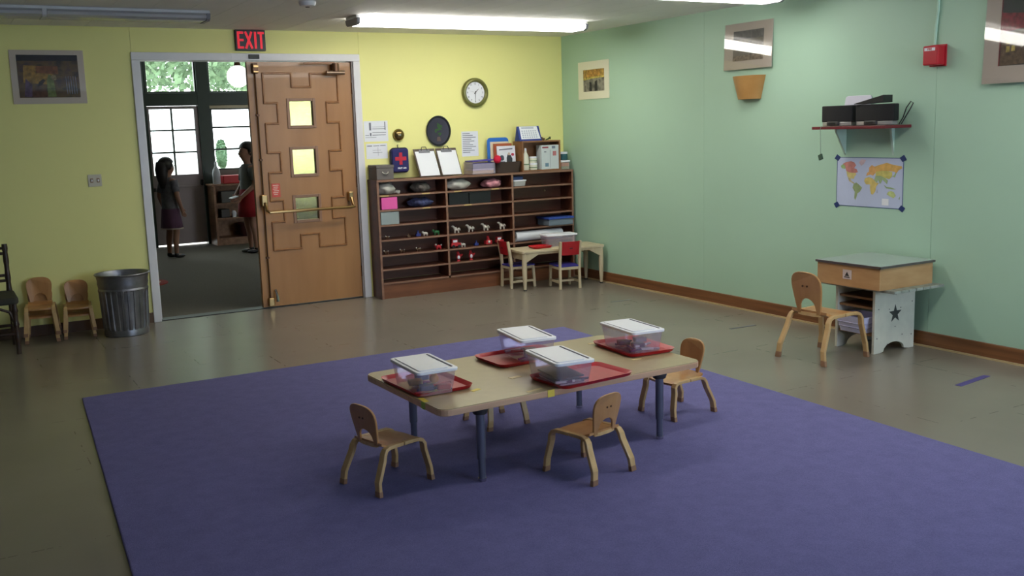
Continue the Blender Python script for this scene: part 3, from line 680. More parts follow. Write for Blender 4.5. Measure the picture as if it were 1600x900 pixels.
MB(o).tube([(-1.83, -.03, 1.35), (-1.835, -.025, 1.375), (-1.828, -.012, 1.38), (-1.822, -.003, 1.385)], .004).build('hook', M_DGREY, fa, smooth=True)

def clipboard(x, label, tilt, dx):
    t = thing('clipboard', label, 'clipboard', (x, -.16, TZ), 0, 'clipboards leaning on the yellow wall')
    h = .275; ang = math.atan2(.12, h)
    def fn(u, v, d): return (u + dx*v/h, -d*math.cos(ang) + v*math.sin(ang), v*math.cos(ang) + d*math.sin(ang) + .0035)
    sl = lambda u0, v0, u1, v1, d0, d1: MB().prism([(u0, v0), (u1, v0), (u1, v1), (u0, v1)], fn, d0, d1)
    bd = sl(-.108, 0, .108, h, 0, .004).build('board', mat('clipboard_brown', (70, 52, 40), .5, var=.1), t)
    sl(-.095, .008, .1, h-.025, .0042, .0055).build('sheet', M_PAPER, t)
    c = sl(-.055, h-.04, .055, h-.012, .0056, .012).build('clip', mat('clip_metal', (96, 98, 104), .4, metal=.5), t)
    MB().tube([fn(-.03, h-.02, .012), fn(-.02, h+.012, .018), fn(.02, h+.012, .018), fn(.03, h-.02, .012)], .004).build('clip_lever', M_DGREY, c, smooth=True)
    return t
clipboard(-1.575, 'left one of two clipboards with white paper on bookcase', 0, -.012)
clipboard(-1.352, 'right one of two clipboards with white paper on bookcase', 0, -.008)
# clear bin with blue folders
fb = thing('paper_tray', 'clear plastic tray holding purple folders on bookcase top', 'tray', (-1.04, -.12, TZ)); o = fb.location
m = MB(o); x0, x1, y0, y1 = -1.16, -.915, -.21, -.03
m.box(x0, y0, TZ+.001, x1, y1, TZ+.006).box(x0, y0, TZ+.006, x0+.004, y1, TZ+.115).box(x1-.004, y0, TZ+.006, x1, y1, TZ+.115).box(x0+.004, y1-.004, TZ+.006, x1-.004, y1, TZ+.115).box(x0+.004, y0, TZ+.006, x1-.004, y0+.004, TZ+.1)
m.build('shell', M_CLEAR, fb)
for k, (c, lb, h0, h1) in enumerate((((214, 186, 120), 'tan paper stack at the bottom of the clear tray', .007, .035), ((196, 186, 196), 'pale folder in the middle of the clear tray', .036, .052), ((66, 56, 128), 'purple folder on top in the clear plastic tray', .053, .105))):
    tag(MB((-1.04, -.12, TZ+h0)).box(x0+.012, y0+.012, TZ+h0, x1-.012, y1-.012, TZ+h1).build('folder', mat('folder_%d' % k, c, .6, var=.06), bevel=.003), lb, 'folder')
tag(MB((-1.04, -.12, TZ+.106)).obox((-1.035, -.12, TZ+.127), (.118, 0, .004), (0, .08, 0), (0, 0, .006)).build('binder', mat('violet_binder', (72, 60, 160), .4), bevel=.004), 'violet binder lying across the clear tray', 'binder')
# brown basket with books
bk = thing('book_bin', 'dark brown oblong bin of picture books on bookcase', 'bin', (-.76, -.12, TZ)); o = bk.location
m = MB(o)
po = rrect(-.76, -.12, .27, .17, .05); pt = rrect(-.755, -.12, .295, .195, .055); pi = rrect(-.755, -.12, .28, .18, .05); pb = rrect(-.76, -.12, .255, .155, .045)
L_ = [[m.vert((x, y, z)) for x, y in P] for P, z in ((po, TZ+.001), (pt, TZ+.105), (pi, TZ+.105), (pb, TZ+.008))]
for A_, B_ in zip(L_, L_[1:]):
    for k in range(len(A_)): m.face((A_[k], A_[(k+1) % len(A_)], B_[(k+1) % len(A_)], B_[k]))
m.face(L_[0][::-1]); m.face(L_[-1]); m.build('shell', mat('dark_brown_bin', (62, 46, 38), .6), bk, smooth=True)
def book(x, y, z, w_, h_, th, lean, col, label, extra=None, name='picture_book'):
    t = thing(name, label, 'book', (x, y, z))
    fn = lambda u, v, d: (u, -d + v*lean, v)
    MB().prism([(-w_/2, 0), (w_/2, 0), (w_/2, h_), (-w_/2, h_)], fn, 0, th).build('cover', mat('cover_'+str(col), col, .5, var=.05), t)
    MB().prism([(-w_/2+.003, .003), (w_/2-.003, .003), (w_/2-.003, h_-.003), (-w_/2+.003, h_+.0008)], fn, .002, th-.002).build('pages', M_PAPER, t)
    for k, (c, poly) in enumerate(extra or []):
        MB().prism([(-w_/2+u*w_, v*h_) for u, v in poly], fn, th+.0003, th+.0008+.0004*k).build('cover_print', mat('ink_'+str(c), c, .6), t)
    return t
bf = MB((-.8, -.07, TZ+.01)); bf.pry(rrect(-.80, TZ+.175, .235, .325, .035), -.075, -.06); tag(bf.build('folder_case', mat('bright_blue_plastic', (46, 110, 196), .35), bevel=.004), 'bright blue plastic case standing at the back of the book bin', 'case')
book(-.79, -.083, TZ+.03, .2, .268, .008, .05, (216, 202, 172), 'cream picture book behind the orange one in the bin')
book(-.765, -.105, TZ+.03, .2, .25, .01, .05, (168, 84, 50), 'orange brown picture book in the book bin')
book(-.745, -.13, TZ+.03, .2, .225, .012, .05, (224, 224, 232), 'white picture book with dark pictures at front of bin',
     [((110, 112, 128), [(.1, .82), (.85, .85), (.85, .9), (.1, .87)]), ((70, 76, 92), blob(.24, .5, .12, .13)), ((52, 56, 62), [(.5, .3), (.8, .28), (.82, .45), (.72, .62), (.58, .66), (.5, .5)]), ((196, 176, 160), blob(.64, .66, .06, .07)), ((190, 60, 84), blob(.84, .63, .08, .07)), ((60, 66, 80), [(.02, .3), (.4, .28), (.4, .34), (.02, .36)])])
pm = thing('pompom', 'red round pompom hanging over the bin edge', 'pompom', (-.90, -.2, TZ+.09)); 
MB().ball((0, -.03, .045), .038, n=16, m=10, wob=.06).build('ball', mat('pompom_red', (206, 24, 62), .9, var=.15), pm, smooth=True)
MB().tube([(0, -.02, .07), (.01, .0, .09), (.02, .03, .08)], .003).build('cord', mat('pompom_red', (206, 24, 62), .9), pm)
# wooden cube shelf
cu = thing('cube_shelf', 'small open wooden box shelf on right end of bookcase', 'shelf', (-.39, -.11, TZ)); o = cu.location
M_CU = wood('cube_wood', (158, 112, 74), (128, 86, 54), .5, stretch=(3, 14, 14))
x0, x1, zt = -.605, -.165, TZ+.295
for a in (x0, x1-.014): MB(o).box(a, -.2, TZ+.001, a+.014, -.02, zt-.014).build('side_panel', M_CU, cu)
MB(o).box(x0, -.2, zt-.014, x1, -.02, zt).build('top', M_CU, cu); MB(o).box(x0+.014, -.2, TZ+.001, x1-.014, -.02, TZ+.012).build('bottom', M_CU, cu)
MB(o).box(x0+.014, -.026, TZ+.012, x1-.014, -.02, zt-.014).build('back_panel', M_CU, cu)
def bottle(x, y, s, prof, label, band):
    t = thing('bottle', label, 'bottle', (x, y, TZ+.013))
    MB().lathe([(r*s, z*s) for r, z in prof], (0, 0, 0), 18, sy=.7).build('body', mat('cream_bottle', (226, 226, 206), .4), t, smooth=True)
    top = prof[-1][1]*s
    MB().cyl((0, 0, top), (0, 0, top+.022), .011, .009, 12).build('cap', M_PAPER, t, smooth=True)
    MB().lathe([(prof[2][0]*s+.0006, band[0]), (prof[2][0]*s+.0006, band[1])], (0, 0, 0), 18, sy=.72).build('label_band', mat('green_label', (118, 150, 108), .6), t, smooth=True)
bottle(-.54, -.15, 1.0, [(.03, 0), (.036, .008), (.036, .09), (.03, .14), (.014, .17), (.012, .19)], 'tall white lotion bottle standing in the wooden box shelf', (.05, .062))
def jar(x, y, r, h, label, z=TZ+.013):
    t = thing('jar', label, 'jar', (x, y, z))
    MB().lathe([(r*.95, 0), (r, .006), (r, h*.75)], (0, 0, 0), 20).build('body', mat('cream_bottle', (226, 226, 206), .4), t, smooth=True)
    MB().lathe([(r*1.05, h*.75), (r*1.05, h*.97), (r*.95, h)], (0, 0, 0), 20).build('lid', M_PAPER, t, smooth=True)
    MB().lathe([(r+.0006, h*.3), (r+.0006, h*.42)], (0, 0, 0), 20).build('label_band', mat('green_label', (118, 150, 108), .6), t, smooth=True)
jar(-.455, -.15, .04, .066, 'lower of two squat white jars inside the wooden box shelf')
jar(-.455, -.15, .038, .062, 'upper of two squat white jars inside the wooden box shelf', TZ+.013+.067)
cb = thing('carton', 'pale printed carton standing in the wooden box shelf', 'carton', (-.28, -.14, TZ+.013)); 
MB().box(-.1, -.05, 0, .1, .05, .235).build('body', mat('pale_carton', (206, 214, 214), .5, var=.03), cb, bevel=.002)
for k, (c, a) in enumerate((((150, 60, 70), (-.09, .205, -.02, .22)), ((120, 130, 150), (.02, .2, .06, .225)), ((190, 120, 120), (.03, .13, .07, .175)), ((110, 140, 160), (-.06, .025, -.02, .06)), ((120, 130, 140), (.0, .012, .003, .19)), ((110, 120, 130), (-.07, .165, -.045, .175)))):
    MB().box(a[0], -.0512, a[1], a[2], -.0503, a[3]).build('print', mat('carton_ink%d' % k, c, .6), cb)
# desk calendar
dc = thing('desk_calendar', 'blue and white desk calendar on top of the wooden box shelf', 'calendar', (-.49, -.12, zt)); 
MB().prism([(-.06, .001), (.04, .001), (.0, .142), (-.004, .142)], lambda u, v, w: (w, u, v), -.125, .125).build('stand', mat('calendar_blue', (42, 62, 140), .5), dc)
fn = lambda u, v, d: (u, -.062 - d + v*.4, .02 + v)
MB().prism([(-.105, 0), (.112, 0), (.1, .122), (-.1, .122)], lambda u, v, d: (u, -.0546 - d + v*.414, .018+v), .001, .002).build('page', M_PAPER, dc)
m = MB()
for r_ in range(4):
    for c_ in range(7): m.prism([(-.085+c_*.025, .012+.02*r_), (-.07+c_*.025, .012+.02*r_), (-.07+c_*.025, .024+.02*r_), (-.085+c_*.025, .024+.02*r_)], lambda u, v, d: (u, -.0546 - d + v*.414, .018+v), .0022, .0028)
m.prism([(-.08, .1), (.06, .1), (.06, .114), (-.08, .114)], lambda u, v, d: (u, -.0546 - d + v*.414, .018+v), .0022, .0028)
m.build('date_grid', mat('pale_print', (176, 182, 200), .7), dc)
tag(MB((-.33, -.12, zt)).ball((-.345, -.13, zt+.018), .024, .02, .018).ball((-.31, -.12, zt+.012), .018, .016, .012).build('pine_cone', mat('cone_brown', (104, 86, 62), .8, var=.3, scale=60), smooth=True), 'small brown knobbly cone beside the desk calendar', 'cone')
tag(MB((-.255, -.12, zt)).tube([(-.285, -.12, zt+.004), (-.26, -.125, zt+.012), (-.235, -.12, zt+.024), (-.23, -.12, zt+.01)], [.004, .007, .012, .006]).build('toy_animal', mat('olive_toy', (62, 84, 36), .6), smooth=True), 'small dark green toy on top of the wooden box shelf', 'toy')
# right end containers
ja = thing('tub', 'round teal and white tub stacked on the lower tub', 'tub', (-.1, -.14, TZ+.092)); 
MB().lathe([(.044, .001), (.047, .006), (.047, .062)], (0, 0, 0), 22).build('body', mat('teal_label', (44, 92, 100), .5, var=.2, scale=30), ja, smooth=True)
MB().lathe([(.049, .062), (.049, .08), (.045, .083)], (0, 0, 0), 22).build('lid', M_PAPER, ja, smooth=True)
jb = thing('tub', 'square clear tub of orange and green bits at bookcase corner', 'tub', (-.1, -.14, TZ)); 
MB().prz(rrect(0, 0, .105, .1, .015), .001, .075).build('shell', M_CLEAR, jb, bevel=.003)
MB().prz(rrect(0, 0, .115, .11, .018), .075, .09).build('lid', M_LID, jb, bevel=.003)
MB().prz(rrect(0, 0, .095, .09, .014), .032, .066).build('upper_filling', mat('orange_fill', (206, 150, 100), .8, var=.1), jb)
MB().prz(rrect(0, 0, .095, .09, .014), .004, .032).build('lower_filling', mat('green_fill', (140, 156, 96), .8, var=.1), jb)

# --- inside the bookcase
def bundle(x, y, z, rx, ry, rz, mm, label, name='cloth_bundle', cat='bundle', tails=0):
    m = MB((x, y, z)); n, k = 22, 14; c = Vector((x, y, z+rz*.92)); ph = random.uniform(0, 6)
    a0 = len(m.v); m.ball(c, rx, ry, rz, n, k)
    for i in range(a0, len(m.v)):
        p = m.v[i] - (c - m.off); a = math.atan2(p.y/ry, p.x/rx); g = 1 + .1*math.sin(5*a+ph+p.z*60) + .07*math.sin(9*a+p.x*75+ph) + random.uniform(-.06, .06)
        q = Vector((p.x*g, p.y*g, p.z*(1+.2*math.sin(p.x*60+ph)*math.cos(p.y*50))*random.uniform(.94, 1.04))); q.z = max(q.z, -rz*.9); m.v[i] = (c - m.off) + q
    for tl in range(tails): m.tube([(x+rx*.8, y-.01, z+.012), (x+rx*1.15, y-.02, z+.02), (x+rx*1.45, y-.02, z+.012)], [.012, .016, .02])
    return tag(m.build(name, mm, smooth=True, ang=180), label, cat)
M_WBAG = mat('white_bag', (196, 194, 184), .5, var=.12, scale=24)
bundle(-2.02, -.12, .946, .09, .08, .055, M_WBAG, 'white plastic bundle at the left of the top shelf', tails=1)
bundle(-1.67, -.12, .946, .095, .08, .048, mat('grey_pattern_cloth', (96, 90, 84), .8, var=.55, scale=40), 'grey patterned cloth bundle on the top left shelf')
bundle(-1.29, -.12, .946, .13, .08, .056, M_WBAG, 'white cloth bundle on the top middle shelf')
bundle(-.915, -.12, .946, .1, .08, .045, mat('pink_cloth', (206, 140, 150), .8, var=.3, scale=30), 'pink cloth bundle on the top middle shelf')
bundle(-1.68, -.12, .813, .125, .08, .043, mat('navy_pattern_cloth', (60, 66, 104), .8, var=.7, scale=34), 'navy and white cloth bundle on the second shelf')
tub = thing('lidded_tub', 'small tub with blue lid on the top right shelf', 'tub', (-.64, -.13, .946)); 
MB().prism(rrect(0, 0, .13, .13, .015), lambda u, v, w: (u*(1+w*2.2), v*(1+w*1.2), w), .001, .048).build('body', mat('milky_tub', (176, 176, 172), .4), tub, bevel=.002)
MB().prz(rrect(0, 0, .158, .148, .02), .048, .06).build('rim', M_LID, tub, bevel=.002)
MB().prz(rrect(-.01, 0, .12, .12, .02), .06, .094).build('lid', mat('tub_blue', (52, 74, 120), .5), tub, bevel=.006)
tag(MB((-2.02, -.12, .813)).box(-2.1, -.215, .813, -1.945, -.03, .922).build('pink_box', mat('hot_pink_card', (236, 96, 172), .6, var=.02), bevel=.003), 'bright pink box on the second shelf at left', 'box')
for x0, x1, lb in ((-1.42, -1.215, 'left one of two black bins on the second middle shelf'), (-1.205, -.98, 'right one of two black bins on the second middle shelf')):
    t = thing('storage_bin', lb, 'bin', ((x0+x1)/2, -.12, .813), 0, 'black bins in the bookcase'); o = t.location
    m = MB(o); m.box(x0, -.214, .8135, x1, -.03, .818).box(x0, -.214, .818, x1, -.208, .918).box(x0, -.036, .818, x1, -.03, .918).box(x0, -.208, .818, x0+.006, -.036, .918).box(x1-.006, -.208, .818, x1, -.036, .918)
    m.build('shell', M_BLACK, t)
    MB(o).box(x0-.003, -.218, .912, x1+.003, -.214, .922).build('rim', M_BLACK, t, bevel=.001)
ct = thing('clear_tub', 'clear tub of white scraps on the third shelf at left', 'tub', (-2.02, -.12, .677)); o = ct.location
x0, x1 = -2.112, -1.935
m = MB(o).box(x0, -.214, .678, x1, -.03, .681).box(x0, -.214, .681, x1, -.211, .79).box(x0, -.033, .681, x1, -.03, .79).box(x0, -.211, .681, x0+.003, -.033, .79).box(x1-.003, -.211, .681, x1, -.033, .79)
m.build('shell', thin_clear('milky_tub_clear', (220, 232, 232), cloud=.4), ct)
m = MB(o)
for k in range(14):
    c = Vector((random.uniform(x0+.04, x1-.04), random.uniform(-.17, -.07), random.uniform(.70, .75))); a = random.uniform(0, PI); d = Vector((math.cos(a), .2, math.sin(a)))*.03
    m.obox(c, d, (0, .014, .004), d.cross(Vector((0, 1, 0))).normalized()*.006)
f = m.build('paper_scraps', mat('white_scraps', (220, 224, 224), .7, var=.1), ct); f['kind'] = 'stuff'
bx = thing('blue_lid_box', 'clear box with blue lid sticking out of the right shelf', 'box', (-.2, -.17, .541)); 
MB().box(-.16, -.1, .001, .12, .12, .062).build('body', thin_clear('bluish_clear', (170, 186, 200), cloud=.45), bx, bevel=.004)
MB().box(-.17, -.11, .062, .13, .13, .082).build('lid', mat('lid_blue', (56, 84, 168), .4), bx, bevel=.005)
MB().box(-.13, -.08, .006, .08, .1, .05).build('filling', mat('box_filling', (150, 150, 160), .7, var=.4, scale=40), bx)
rl = thing('paper_roll', 'large roll of white paper lying on the right shelf', 'roll', (-.44, -.19, .404)); o = rl.location
MB(o).cyl((-.70, -.17, .454), (-.165, -.17, .454), .049, .049, 28).build('paper', M_PAPER, rl, smooth=True)
MB(o).cyl((-.702, -.17, .454), (-.163, -.17, .454), .018, .018, 16).build('core', mat('card_core', (90, 70, 50), .8), rl, smooth=True)

def figure(x, z, mm, label, kind, s=1.0, y=-.17, name='toy_figure', accents=None):
    t = thing(name, label, 'toy', (x, y, z)); m = MB()
    if kind == 'horse':
        m.ball((0, 0, .034), .026, .015, .016); m.tube([(-.016, 0, .04), (-.024, 0, .052), (-.027, 0, .058)], [.011, .009, .007]); m.ball((-.034, 0, .057), .012, .007, .008)
        for a in (-.016, .016):
            for b in (-.007, .007): m.cyl((a, b, 0), (a*.9, b*.9, .032), .0035, .005, 7)
        m.tube([(.022, 0, .042), (.032, 0, .03), (.032, 0, .018)], [.005, .005, .002])
    elif kind == 'bird':
        m.ball((0, 0, .04), .022, .018, .03); m.ball((-.008, -.004, .072), .014)
        m.tube([(.012, 0, .04), (.03, 0, .05), (.04, 0, .056)], [.012, .01, .004]); m.cyl((0, 0, 0), (0, 0, .015), .016, .01, 12)
    elif kind == 'truck':
        m.box(-.04, -.02, .012, .04, .02, .036); m.box(-.032, -.018, .036, .016, .018, .066)
    elif kind == 'block':
        m.box(-.024, -.018, .004, .024, .018, .03); m.cyl((0, 0, .03), (0, 0, .05), .014, .008, 12); m.ball((0, 0, .055), .01)
    elif kind == 'animal':
        m.ball((0, 0, .018), .02, .01, .01); m.ball((-.02, 0, .026), .009, .007, .008)
        for a in (-.012, .012):
            for b in (-.006, .006): m.cyl((a, b, 0), (a, b, .014), .003, .004, 6)
    b = m.build('body', mm, t, smooth=True, ang=50)
    if kind == 'truck':
        for a in (-.024, .024): MB().cyl((a, -.024, .012), (a, .024, .012), .012, .012, 14).build('wheel_pair', M_BLACK, t)
        MB().box(-.026, -.0195, .042, .01, -.0185, .06).build('windscreen', M_PAPER, t)
    if kind == 'bird':
        MB().ball((-.004, -.014, .034), .012, .008, .018).build('breast', M_PAPER, t, smooth=True); MB().cyl((-.02, -.006, .072), (-.032, -.008, .07), .005, .001, 8).build('beak', M_BLACK, t)
    if accents:
        for c, p, r_ in accents: MB().ball(p, r_).build('accent', c, t, smooth=True)
    t.scale = (s,)*3
    return t
M_TW = mat('toy_white', (214, 206, 194), .5, var=.2, scale=60); M_TR = mat('toy_red', (196, 44, 52), .5, var=.1); M_TB = mat('toy_blue', (48, 60, 130), .5); M_TG = mat('toy_green', (40, 104, 56), .5); M_TBR = mat('toy_brown', (96, 66, 44), .6, var=.3, scale=50)
for x, lb in ((-1.335, 'first white toy horse from the divider on fourth shelf'), (-1.185, 'second white toy horse from the divider on fourth shelf'), (-1.02, 'third white toy horse from the divider on fourth shelf'), (-.84, 'fourth white toy horse, rightmost on the middle fourth shelf')):
    figure(x, .541, M_TW, lb, 'horse', 1.15, name='toy_horse', accents=[(M_TBR, (.004, -.008, .042), .008)])
figure(-1.355, .404, M_TR, 'red toy truck on the fifth middle shelf', 'truck', 1.25, name='toy_truck')
figure(-1.27, .404, M_TW, 'small white toy beside the red truck', 'animal', 1.3)
figure(-1.13, .404, M_TB, 'small blue toy on the fifth middle shelf', 'block', .8, accents=[(M_TB, (.02, 0, .02), .014)])
figure(-1.0, .404, M_TR, 'red toy figure with pale cap on fifth middle shelf', 'block', 1.35, accents=[(M_TW, (0, -.012, .02), .012)])
figure(-.875, .404, M_TR, 'red toy rightmost on the fifth middle shelf', 'truck', 1.0)
figure(-1.325, .273, M_TR, 'left one of two red and white toy birds', 'bird', 1.1, name='toy_bird')
figure(-1.19, .273, M_TR, 'right one of two red and white toy birds', 'bird', 1.1, name='toy_bird')
for x, z, mm, lb, k, s_ in ((-2.04, .541, M_TBR, 'tiny brown toy leftmost on the fourth left shelf', 'animal', .9), (-1.83, .541, M_TBR, 'tiny brown toy second on the fourth left shelf', 'block', .6), (-1.735, .541, M_TB, 'small blue toy on the fourth left shelf', 'block', .9), (-1.66, .541, M_TW, 'small pale toy between blue and green toys', 'animal', 1.3), (-1.545, .541, M_TG, 'small green toy by the first divider', 'animal', 1.6),
                            (-2.06, .404, M_TBR, 'reddish brown toy leftmost on the fifth left shelf', 'animal', 1.1), (-1.9, .404, M_TBR, 'brown toy with pale head, second on fifth left shelf', 'animal', 1.1), (-1.74, .404, M_TBR, 'brown toy with pale spots, third on fifth left shelf', 'animal', 1.1), (-1.53, .404, M_TR, 'red and white toy by the first divider on fifth shelf', 'animal', 1.5)):
    figure(x, z, mm, lb, k, s_, accents=[(M_TW, (-.02, -.005, .03), .006), (M_TW, (.016, -.006, .026), .005)] if mm in (M_TBR, M_TR) else None)

# ================================================================== BENTWOOD CHAIRS
def bent_chair(name, label, bw=.88, lw=1.0):
    """toddler chair facing +y, seat .195 high"""
    t = thing(name, label, 'chair')
    h = .195
    # seat: rounded board, slightly dished, upturned at the back
    m = MB(); nx, ny = 8, 8; g = {}
    for j in range(ny+1):
        v = j/ny; y = -.105 + .215*v; wv = .094 + .016*math.sin(PI*min(1, v*1.1)*.5)
        for i in range(nx+1):
            u = -1 + 2*i/nx; x = u*wv
            z = h - .006*(1-u*u)*math.sin(PI*v) - (.012*(max(0, v-.75)/.25)**2) + .014*max(0, (.22-v)/.22)**1.5
            yy = y - (.014*(u*u) if v > .9 else 0)
            for s_ in (0, 1): g[i, j, s_] = m.vert((x, yy, z - .011*s_))
    for j in range(ny):
        for i in range(nx):
            m.face((g[i, j, 0], g[i+1, j, 0], g[i+1, j+1, 0], g[i, j+1, 0])); m.face((g[i, j, 1], g[i, j+1, 1], g[i+1, j+1, 1], g[i+1, j, 1]))
    for i in range(nx): m.face((g[i, 0, 0], g[i, 0, 1], g[i+1, 0, 1], g[i+1, 0, 0])); m.face((g[i, ny, 0], g[i+1, ny, 0], g[i+1, ny, 1], g[i, ny, 1]))
    for j in range(ny): m.face((g[0, j, 0], g[0, j+1, 0], g[0, j+1, 1], g[0, j, 1])); m.face((g[nx, j, 0], g[nx, j, 1], g[nx, j+1, 1], g[nx, j+1, 0]))
    m.build('seat', M_CHAIR, t, smooth=True)
    # backrest: horseshoe panel with an arched opening at the bottom
    out = []
    for u, v in ((-.074, 0), (-.08, .03), (-.088, .07), (-.095, .105), (-.097, .13)): out.append((u, v))
    for k in range(0, 13):
        a = PI - PI*k/12; out.append((.097*math.copysign(abs(math.cos(a))**.72, math.cos(a)), .13 + .057*math.sin(a)**.85 if 0 < k < 12 else .132))
    for u, v in ((.097, .13), (.095, .105), (.088, .07), (.08, .03), (.074, 0)): out.append((u, v))
    inner = [(.05, 0), (.052, .02)] + [(.05*math.cos(PI*k/10), .03 + .042*math.sin(PI*k/10)) for k in range(1, 10)] + [(-.052, .02), (-.05, 0)]
    fn = lambda u, v, w: (u, -.104 + w - v*.2 - .012*math.cos(u*14) + .012, h - .004 + v*.97)
    m = MB(); n1 = len(out); n2 = len(inner)
    # triangulated caps built as quads between outer and inner chains
    full = [(u*bw, v) for u, v in out + inner]
    m.prism(full, fn, -.0055, .0055)
    b = m.build('backrest', M_CHAIR, t, bevel=.002, seg=1)
    for u in (-.012, .012): MB().cyl(fn(u, .125, .0052), fn(u, .125, .0072), .0035, .0035, 8).build('screw', M_BRONZE, b)
    for u in (-.012, .012): MB().cyl(fn(u, .125, -.0072), fn(u, .125, -.0052), .0045, .0045, 8).build('screw', M_BRONZE, b)
    MB().strip([fn(-.07*bw, .004, 0), fn(-.03, .002, 0), fn(.03, .002, 0), fn(.07*bw, .004, 0)], .011, .014, (0, 1, 0)).build('back_rail', M_CHAIRE, b)
    # bent legs: foot, shin, rounded shoulder, rail under the seat side
    for sx in (-1, 1):
        for sy, fy, ky in ((1, .128, .102), (-1, -.155, -.1)):
            pts = [(sx*.126, fy, 0.0), (sx*.118, fy*.93+ky*.07, h*.3), (sx*.108, fy*.25+ky*.75, h*.72), (sx*.1055, ky+.006*sy, h-.028), (sx*.104, ky-.004*sy, h-.013), (sx*.104, ky-.022*sy, h-.006), (sx*.104, ky-.05*sy, h-.005), (sx*.104, .002*sy, h-.006)]
            lg = MB().strip(pts, [q*lw for q in (.031, .033, .034, .033, .03, .027, .024, .02)], .016*(.4+.6*lw), (1, 0, 0)).build('leg', M_CHAIRE, t, bevel=.003)
            d = Vector(pts[1]) - Vector(pts[0]); p0 = Vector(pts[0])
            MB().strip([p0 + Vector((0, 0, .0)), p0 + d*.42], .0325*lw, .0185*(.4+.6*lw), (1, 0, 0)).build('leg_tip', M_CAPF, lg, bevel=.002)
    return t
ch = bent_chair('toddler_chair', 'small bentwood chair at the near left corner of the table')
G = 'bentwood toddler chairs'
ch['group'] = G
def face(dx, dy): return math.atan2(dy, dx) - PI/2
ch.location = (-3.985, -4.695, .0145); ch.rotation_euler = (0, 0, face(.96, .26))
dup(ch, (-3.21, -5.075, .0145), face(-.23, .97), 'small bentwood chair drawn up to the near long side of table', G)
dup(ch, (-2.325, -4.60, .0145), face(-1, -.07), 'small bentwood chair at the right end of the table', G)
dup(ch, (-3.18, -4.215, .0145), face(.03, -1), 'small bentwood chair tucked under the far side of table', G, .88)
dc_ = bent_chair('desk_chair', 'larger bentwood chair on bare floor facing the wooden desk', .82, .72)
dc_.location = (-.735, -4.145, 0); dc_.rotation_euler = (0, 0, face(1, .06)); dc_.scale = (1.45, 1.45, 1.53)
SG = 'stacked bentwood chairs by the yellow wall'
c2 = bent_chair('toddler_chair', 'lower chair of the left stack against the yellow wall', 1.04); c2['group'] = SG
c2.location = (-4.955, -.2, 0); c2.rotation_euler = (0, 0, face(-.12, -1)); c2.scale = (.88, 1.0, 1.08)
dup(c2, (-4.955, -.215, .058), face(-.12, -1), 'upper chair of the left stack against the yellow wall', SG).scale = (.9, 1.02, 1.12)
dup(c2, (-4.69, -.195, 0), face(-.1, -1), 'lower chair of the stack beside the trash can', SG).scale = (.84, .95, .98)
dup(c2, (-4.69, -.21, .055), face(-.1, -1), 'upper chair of the stack beside the trash can', SG).scale = (.86, .97, 1.0)

# ================================================================== LOW TABLE
TH = .377
tb = thing('low_table', 'low rectangular children\'s table with beige top on steel legs', 'table', (-3.172, -4.585, .0145), R(1.2))
th = TH - .0145
MB().prz(rrect(0, 0, 1.405, .79, .045), th-.003, th).build('tabletop', M_TTOP, tb)
MB().prz(rrect(0, 0, 1.41, .795, .047), th-.03, th-.003).build('edge_band', M_TEDGE, tb, bevel=.003)
for x in (-.49, .49):
    for y in (-.335, .335):
        lg = MB().cyl((x, y, .1), (x, y, th-.03), .0195, .0195, 20).cyl((x, y, .012), (x, y, .1), .0155, .0155, 20).build('leg', M_STEEL, tb, smooth=True)
        MB().cyl((x, y, th-.062), (x, y, th-.03), .03, .04, 20).build('leg_socket', M_DGREY, lg, smooth=True)
        MB().cyl((x, y, 0), (x, y, .014), .017, .018, 16).build('glide', M_CHROME, lg, smooth=True)
for (x, y, a, w_, l_, mm) in ((-3.345, -4.70, 8, .03, .06, M_TAPEP), (-3.60, -4.79, 20, .022, .05, M_TAPEY), (-2.655, -4.325, 0, .022, .05, M_TAPEP), (-2.925, -4.935, 0, .022, .05, M_TAPEP), (-2.69, -4.75, 0, .02, .05, M_TAPEP), (-3.853, -4.38, 85, .02, .05, M_TAPEY), (-3.856, -4.80, 85, .022, .07, M_TAPEY), (-3.39, -4.945, 12, .016, .09, M_TAPEP)):
    d = Matrix.Rotation(R(-1.2), 3, 'Z') @ Vector((x+3.172, y+4.585, 0)); c, s_ = math.cos(R(a)), math.sin(R(a))
    MB().obox((d.x, d.y, th+.0006), (c*l_/2, s_*l_/2, 0), (-s_*w_/2, c*w_/2, 0), (0, 0, .0005)).build('tape', mm, tb)
MB().box(-.185, -.3992, th-.031, -.15, -.3977, th+.001).build('tape', M_TAPEY, tb)
MB().box(-.7067, -.25, th-.03, -.7053, -.215, th+.0005).build('tape', mat('green_tape', (150, 190, 80), .5), tb)

